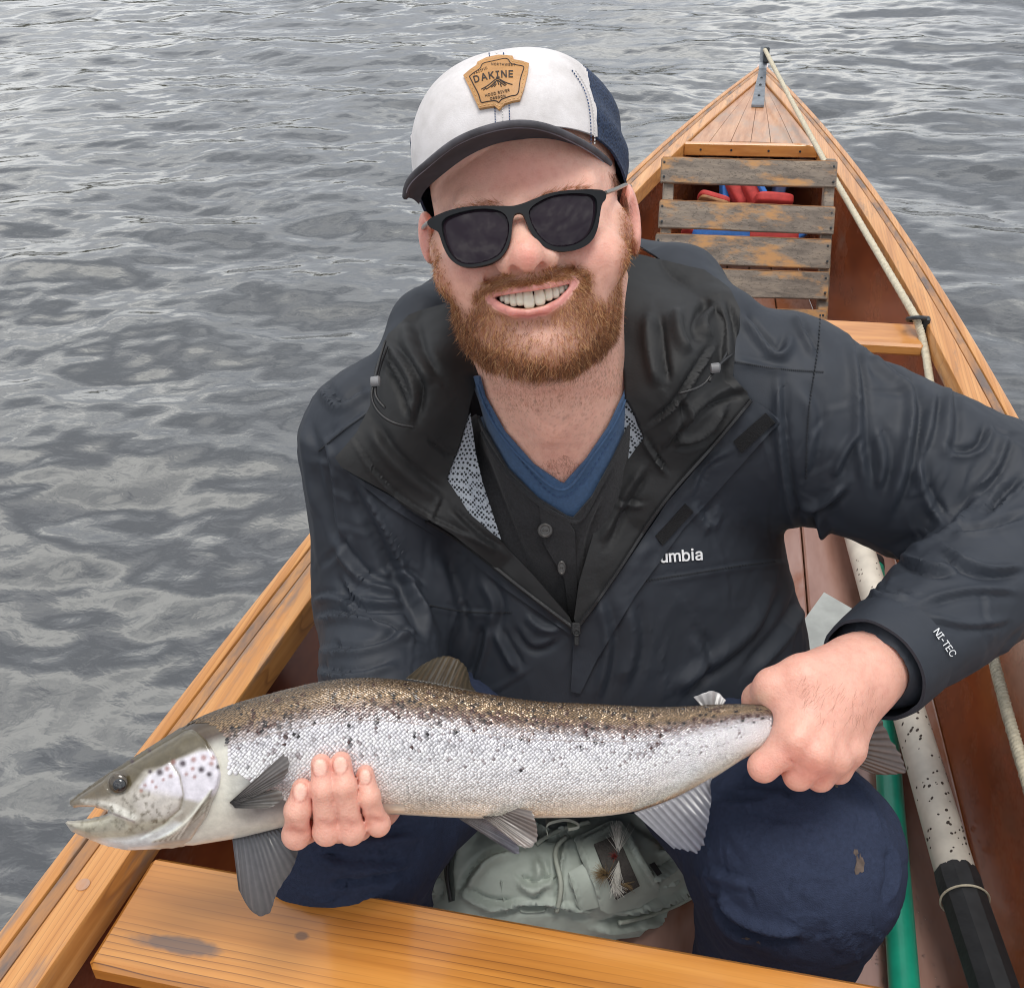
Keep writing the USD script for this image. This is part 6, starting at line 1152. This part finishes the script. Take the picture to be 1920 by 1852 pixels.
# oar
oar = thing('oar', 'speckled white wooden oar with a black leather sleeve lying on the floor', 'oar', at_z(1700, 1310, .02)[0])
OA, OB, OC = at_z(1600, 980, .015)[0], at_z(1796, 1650, .028)[0], at_z(1880, 1900, .035)[0]
od = (OB - OA) / np.linalg.norm(OB - OA); OA2 = OA - od * .25
n_ = 40; line_ = OA2 + (OB - OA2) * np.linspace(0, 1, n_)[:, None]; r_ = np.linspace(.0195, .0215, n_); obj('shaft', tube(line_, r_, 20), 'oar_white', oar, 40)
sl = OB + (OC - OB) * np.linspace(-.06, 1.3, 16)[:, None]; obj('sleeve', tube(sl, np.r_[.0225, .024, np.full(13, .0235), .022], 10), 'rubber', oar, 25)
obj('sleeve_wrap', ring(OB + (OC - OB) * .17, .0245, .0012, np.cross(od, (0, 0, 1)) / np.linalg.norm(np.cross(od, (0, 0, 1))), np.cross(od, np.cross(od, (0, 0, 1)) / np.linalg.norm(np.cross(od, (0, 0, 1)))), 40), 'rope', oar)
rg = np.random.default_rng(4); sp_ = []
axx = np.cross(od, (0, 0, 1.0)); axx /= np.linalg.norm(axx); ayy = np.cross(axx, od)
for k in range(150):
    t = .30 + .68 * rg.random() ** .7; a = rg.uniform(.1, 3.0); c = OA2 + (OB - OA2) * t; rr = .0195 + .002 * t; n3 = math.cos(a) * axx + math.sin(a) * ayy * (1 if ayy[2] > 0 else -1); tg_ = np.cross(od, n3)
    sz = rg.uniform(.0006, .0018); m = trimesh.creation.icosphere(1, 1.0); v = np.asarray(m.vertices) * np.array([sz * rg.uniform(.8, 2.2), sz, .0004]); sp_.append(TM(c + n3 * rr + v @ np.array([od * .8 + tg_ * .6, tg_ * .8 - od * .6, n3]), m.faces))
obj('dirt_flecks', cat(sp_), 'dirt', oar, kind='stuff')
# oar blade, beyond the person
bl = OA2 - od * .02; obj('grip_collar', tube(np.array([bl - od * .03, bl + od * .03]), .024, 16), 'rubber', oar, 40)
# green pole
g0, g1 = at_z(1655, 1290, -.020)[0], at_z(1697, 1870, -.020)[0]; gd = (g1 - g0) / np.linalg.norm(g1 - g0); pole = thing('green_pole', 'green painted pole lying beside the white oar', 'pole', g0)
obj('tube', tube(np.array([g0 - gd * .28, g0, g1, g1 + gd * .3]), .0158, 18), 'green_paint', pole, 40)
obj('cap_end', tube(np.array([g0 - gd * .28, g0 - gd * .30]), .0166, 18), 'rubber', pole, 40)
# pale board standing at the person's side
pn = thing('floor_pad', 'pale grey pad on the floor beside the jacket hem', 'pad', at_z(1580, 1180, -.02)[0])
pq = np.array([at_z(*q, -.012)[0] for q in ((1545, 1110), (1640, 1165), (1625, 1225), (1545, 1275), (1480, 1200))]); mm = TM(pq, np.array([(0, 1, 2), (0, 2, 3), (0, 3, 4)])); 
if vnormals(pq, mm.faces)[:, 2].mean() < 0: mm = TM(pq, mm.faces[:, ::-1])
obj('pad', thick(mm, .016), 'grey_panel', pn)
# water drops on the floor boards and the thwart
dr = np.random.default_rng(8); dm = []
while len(dm) < 260:
    px, py = dr.uniform(1600, 1800), dr.uniform(1380, 1850); w = at_z(px, py, FZ)[0]
    if abs(w[0]) > float(section(np.array([w[1]]), 0)[0]) - .01: continue
    m = trimesh.creation.icosphere(1, 1.0); s = dr.uniform(.0007, .0026) * (1 if dr.random() < .85 else 1.7); v = np.asarray(m.vertices) * np.array([s * dr.uniform(.8, 1.8), s, s * .45]); a = dr.uniform(0, 3.14); R_ = np.array([[math.cos(a), math.sin(a), 0], [-math.sin(a), math.cos(a), 0], [0, 0, 1]]); dm.append(TM(v @ R_ + w, m.faces))
obj('water_drops', cat(dm), 'water_drop', smooth=True, kind='stuff', label='water drops scattered over the wet floor boards', category='water drops')
# fishing jacket on the floor between the knees
plain('bag_cloth', (0.34, 0.385, 0.345), 0.62, (700, 0.4, 0.0005), 0.12, 30, sheen_weight=0.1); plain('bag_dark', (0.07, 0.085, 0.078), 0.6, None, 0.2, 40); plain('bag_edge', (0.34, 0.37, 0.32), 0.7, None, 0.15, 60); plain('foam', (0.055, 0.050, 0.046), 0.95, (500, 0.9, 0.0012), 0.3, 200)
plain('fly_white', (0.66, 0.65, 0.60), 0.6); plain('fly_brown', (0.22, 0.15, 0.07), 0.7); plain('fly_red', (0.20, 0.03, 0.025), 0.6)
bag = thing('fishing_vest', 'grey-green fishing vest with zip and fly patch crumpled on the floor between the knees', 'vest', P(1050, 1640, 1.18))
BAG = [(770, 1560), (800, 1500), (900, 1480), (1050, 1470), (1200, 1480), (1300, 1560), (1335, 1650), (1312, 1690), (1270, 1700), (1225, 1748), (1150, 1765), (1000, 1780), (850, 1760), (785, 1690), (775, 1620)]
bgd = rbf([(770, 1560, 1.19), (800, 1500, 1.20), (1050, 1470, 1.22), (1300, 1560, 1.20), (1335, 1650, 1.215), (1270, 1700, 1.205), (1225, 1748, 1.19), (1000, 1780, 1.13), (850, 1760, 1.12), (785, 1690, 1.15), (850, 1620, 1.125), (950, 1640, 1.115), (1050, 1650, 1.11), (1150, 1630, 1.115), (1240, 1640, 1.14), (1150, 1720, 1.13), (1050, 1560, 1.15), (900, 1560, 1.15), (1290, 1640, 1.17)])
BF = [(Z3((480, 1380), (620, 1190), (800, 1150)), 18, 7), (Z3((300, 1000), (280, 1200), (240, 1330)), 12, -6), (Z3((800, 1300), (880, 1340), (960, 1290)), 16, 7), (Z3((440, 1180), (520, 1060), (560, 1000)), 14, 5), (Z3((1050, 1070), (1010, 1250), (1030, 1450)), 10, -5), (Z3((1490, 1290), (1640, 1210), (1680, 1170)), 12, 6),
      (Z3((1300, 1500), (1500, 1460), (1820, 1330)), 12, -9), (Z3((620, 1480), (900, 1440), (1200, 1500)), 14, -8), (Z3((1200, 1560), (1500, 1520), (1700, 1440)), 14, 6), (Z3((480, 1340), (600, 1420), (800, 1440)), 16, 5), (Z3((300, 1280), (360, 1330), (340, 1420)), 10, 5), (Z3((850, 1000), (960, 1060), (1100, 1030)), 10, -7), (Z3((1420, 960), (1600, 1080), (1760, 1170)), 14, -8), (Z3((1560, 1140), (1660, 1160), (1700, 1260)), 12, 7), (Z3((900, 1180), (930, 1300), (870, 1400)), 20, 5)]
BF = [(q_[0], q_[1] * .75, q_[2] * 1.35) for q_ in BF]
cloth('cloth', BAG, bgd, BF, 'bag_cloth', bag, .030, 5, .005, sm=60, wsc=26)
bg2 = lambda lift: (lambda a, b: bgd(a, b) - lift)
cloth('zip_panel', Z3((395, 985), (445, 975), (440, 1150), (430, 1260), (440, 1420), (410, 1430), (385, 1270), (385, 1130)), bg2(.007), [], 'bag_dark', bag, .002, 5, .0006)
obj('zipper', tube(c2w(Cc(*np.array(Z3((418, 1000), (412, 1100), (408, 1200), (405, 1300), (425, 1420))).T, bgd(*np.array(Z3((418, 1000), (412, 1100), (408, 1200), (405, 1300), (425, 1420))).T) - .010)), .0016, 6), 'rubber', bag)
q_ = Z3((402, 1145))[0]; obj('zip_ring', ring(P(*q_, bgd(*q_)[0] - .012), .0045, .0009, C_R, C_U, 20), 'grey_metal', bag)
cloth('pocket', Z3((1095, 1075), (1290, 985), (1345, 985), (1400, 1050), (1480, 1200), (1560, 1340), (1545, 1400), (1450, 1460), (1280, 1490), (1240, 1470), (1200, 1330), (1130, 1180)), bg2(.010), [(Z3((1110, 1080), (1180, 1280), (1240, 1460)), 6, -3), (Z3((1350, 1000), (1440, 1180), (1540, 1350)), 5, -2), (Z3((1130, 1090), (1300, 1000)), 5, 2)], 'bag_cloth', bag, .004, 4.5, .0016, label='raised pocket that carries the fly patch')
cloth('side_pocket', Z3((1065, 1265), (1140, 1220), (1200, 1300), (1245, 1450), (1130, 1480), (1100, 1380)), bg2(.0065), [(Z3((1075, 1275), (1120, 1400), (1135, 1475)), 5, 2)], 'bag_cloth', bag, .003, 4.5, .0008)
cloth('foam_patch', Z3((1205, 1110), (1330, 1055), (1455, 1340), (1325, 1415)), bg2(.0150), [], 'foam', bag, .004, 4.5, .0006)
cloth('tag', Z3((1508, 1225), (1535, 1210), (1575, 1270), (1550, 1285)), bg2(.0135), [], 'rubber', bag, .002, 4, .0002)
for pl in (Z3((890, 1110), (960, 1060), (1060, 1020), (1180, 990)), Z3((1340, 1540), (1500, 1500), (1700, 1420), (1830, 1340)), Z3((1050, 1070), (1000, 1130), (1020, 1300), (1000, 1480))):
    q_ = spline(np.array(pl), 40); obj('hem', tube(c2w(Cc(q_[:, 0], q_[:, 1], bgd(q_[:, 0], q_[:, 1]) - .005)), .0028, 6), 'bag_edge', bag, True)
q_ = spline(np.array(Z3((240, 1270), (255, 1180), (290, 1080), (300, 1040))), 30); obj('seam', tube(c2w(Cc(q_[:, 0], q_[:, 1], bgd(q_[:, 0], q_[:, 1]) - .004)), .0016, 6), 'bag_dark', bag, True)
strap = spline(np.array(Z3((950, 1050), (945, 1000), (1000, 975), (1080, 975), (1120, 1000), (1060, 1020))), 40)
st_ = c2w(Cc(strap[:, 0], strap[:, 1], 1.10 + 0 * strap[:, 0])); obj('strap', outward(solid_grid(np.stack([st_ - C_F * .012, st_ + C_F * .012], 1), np.stack([st_ - C_F * .012 + C_U * .003, st_ + C_F * .012 + C_U * .003], 1))), 'bag_edge', bag, 40)
def fly(name, label, tufts, seed):
    rg = np.random.default_rng(seed); c0 = Z3(tufts[0][0])[0]; t = thing(name, label, 'fishing fly', P(*c0, bgd(*c0)[0] - .018), 'fishing flies on the vest')
    for (a, b, n, ln, sp, m_) in tufts:
        p0, p1 = np.array(Z3(a)[0]), np.array(Z3(b)[0]); o = P(*p0, bgd(*p0)[0] - .0165); e = P(*p1, bgd(*p1)[0] - .019); d = (e - o) / np.linalg.norm(e - o); dirs = d + rg.normal(0, sp, (n, 3)) - C_F * .25; dirs /= np.linalg.norm(dirs, axis=1, keepdims=True); base = o + (e - o) * rg.uniform(0, .35, (n, 1)); u = np.linspace(0, 1, 4)[None, :, None]
        curves('tuft', base[:, None] + dirs[:, None] * u * (ln * rg.uniform(.6, 1.1, (n, 1, 1))) + rg.normal(0, .0016, (n, 1, 3)) * u ** 2, .0005, m_, t)
    s, e = P(*np.array(Z3(tufts[0][0])[0]), bgd(*Z3(tufts[0][0])[0])[0] - .017), P(*np.array(Z3(tufts[0][1])[0]), bgd(*Z3(tufts[0][1])[0])[0] - .017)
    obj('hook', tube(spline(np.array([s, (s + e) / 2 - C_F * .003, e, e - C_F * .004 + C_R * .003]), 14), .0007, 6), 'dark_metal', t)
fly('fishing_fly', 'white-winged fishing fly with a red body, upper one on the dark foam patch', [((1335, 1170), (1330, 1085), 110, .030, .16, 'fly_white'), ((1340, 1200), (1325, 1275), 90, .026, .16, 'fly_white'), ((1330, 1180), (1300, 1170), 50, .007, .5, 'fly_red')], 1)
fly('fishing_fly', 'bushy brown fishing fly with a pale tail, lower one on the dark foam patch', [((1280, 1275), (1240, 1270), 130, .015, .6, 'fly_brown'), ((1300, 1310), (1325, 1350), 70, .016, .3, 'fly_white'), ((1350, 1325), (1395, 1335), 30, .012, .3, 'fly_brown')], 2)

# body skin: head, neck, chest, arms and hands as one surface
def manifoldize(m):
    """Splits vertices so that every edge has exactly two faces."""
    from scipy.sparse import coo_matrix
    from scipy.sparse.csgraph import connected_components
    f = np.asarray(m.faces); n = len(f); a = f.ravel(); b = f[:, [1, 2, 0]].ravel(); c = np.arange(3 * n); cn = (c // 3) * 3 + (c + 1) % 3
    lo_, hi_ = np.minimum(a, b), np.maximum(a, b); fwd = a < b; key = lo_.astype(np.int64) * len(m.vertices) + hi_
    F_, B_ = np.nonzero(fwd)[0], np.nonzero(~fwd)[0]; F_ = F_[np.argsort(key[F_], kind='stable')]; B_ = B_[np.argsort(key[B_], kind='stable')]
    if len(F_) != len(B_) or (key[F_] != key[B_]).any(): return m
    i_ = np.r_[c[F_], cn[F_]]; j_ = np.r_[cn[B_], c[B_]]
    _, lab = connected_components(coo_matrix((np.ones(len(i_)), (i_, j_)), (3 * n, 3 * n)), directed=False)
    v = np.zeros((lab.max() + 1, 3)); v[lab] = np.asarray(m.vertices)[a]; g = lab.reshape(-1, 3)
    _, comp = connected_components(coo_matrix((np.ones(len(g) * 2), (g[:, [0, 1]].ravel(), g[:, [1, 2]].ravel())), (len(v), len(v))), directed=False)
    g = g[comp[g[:, 0]] == np.bincount(comp[g[:, 0]]).argmax()]; used = np.unique(g); re_ = np.zeros(len(v), int); re_[used] = np.arange(len(used)); return TM(v[used], re_[g])
def body_union(parts):
    import manifold3d
    try:
        r = None
        for m in map(manifoldize, parts):
            mm = manifold3d.Manifold(manifold3d.Mesh(np.asarray(m.vertices, np.float32), np.asarray(m.faces, np.uint32)))
            if mm.status() != manifold3d.Error.NoError or mm.num_tri() == 0: raise ValueError(str(mm.status()))
            r = mm if r is None else r + mm
        o = r.to_mesh(); return TM(o.vert_properties[:, :3], o.tri_verts)
    except Exception as e:
        print('body union:', e); return cat(parts)
body_m = body_union(BODY_PARTS)
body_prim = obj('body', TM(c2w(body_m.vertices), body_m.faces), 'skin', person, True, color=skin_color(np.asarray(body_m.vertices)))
obj('teeth', cat(tm), 'teeth', person, True)
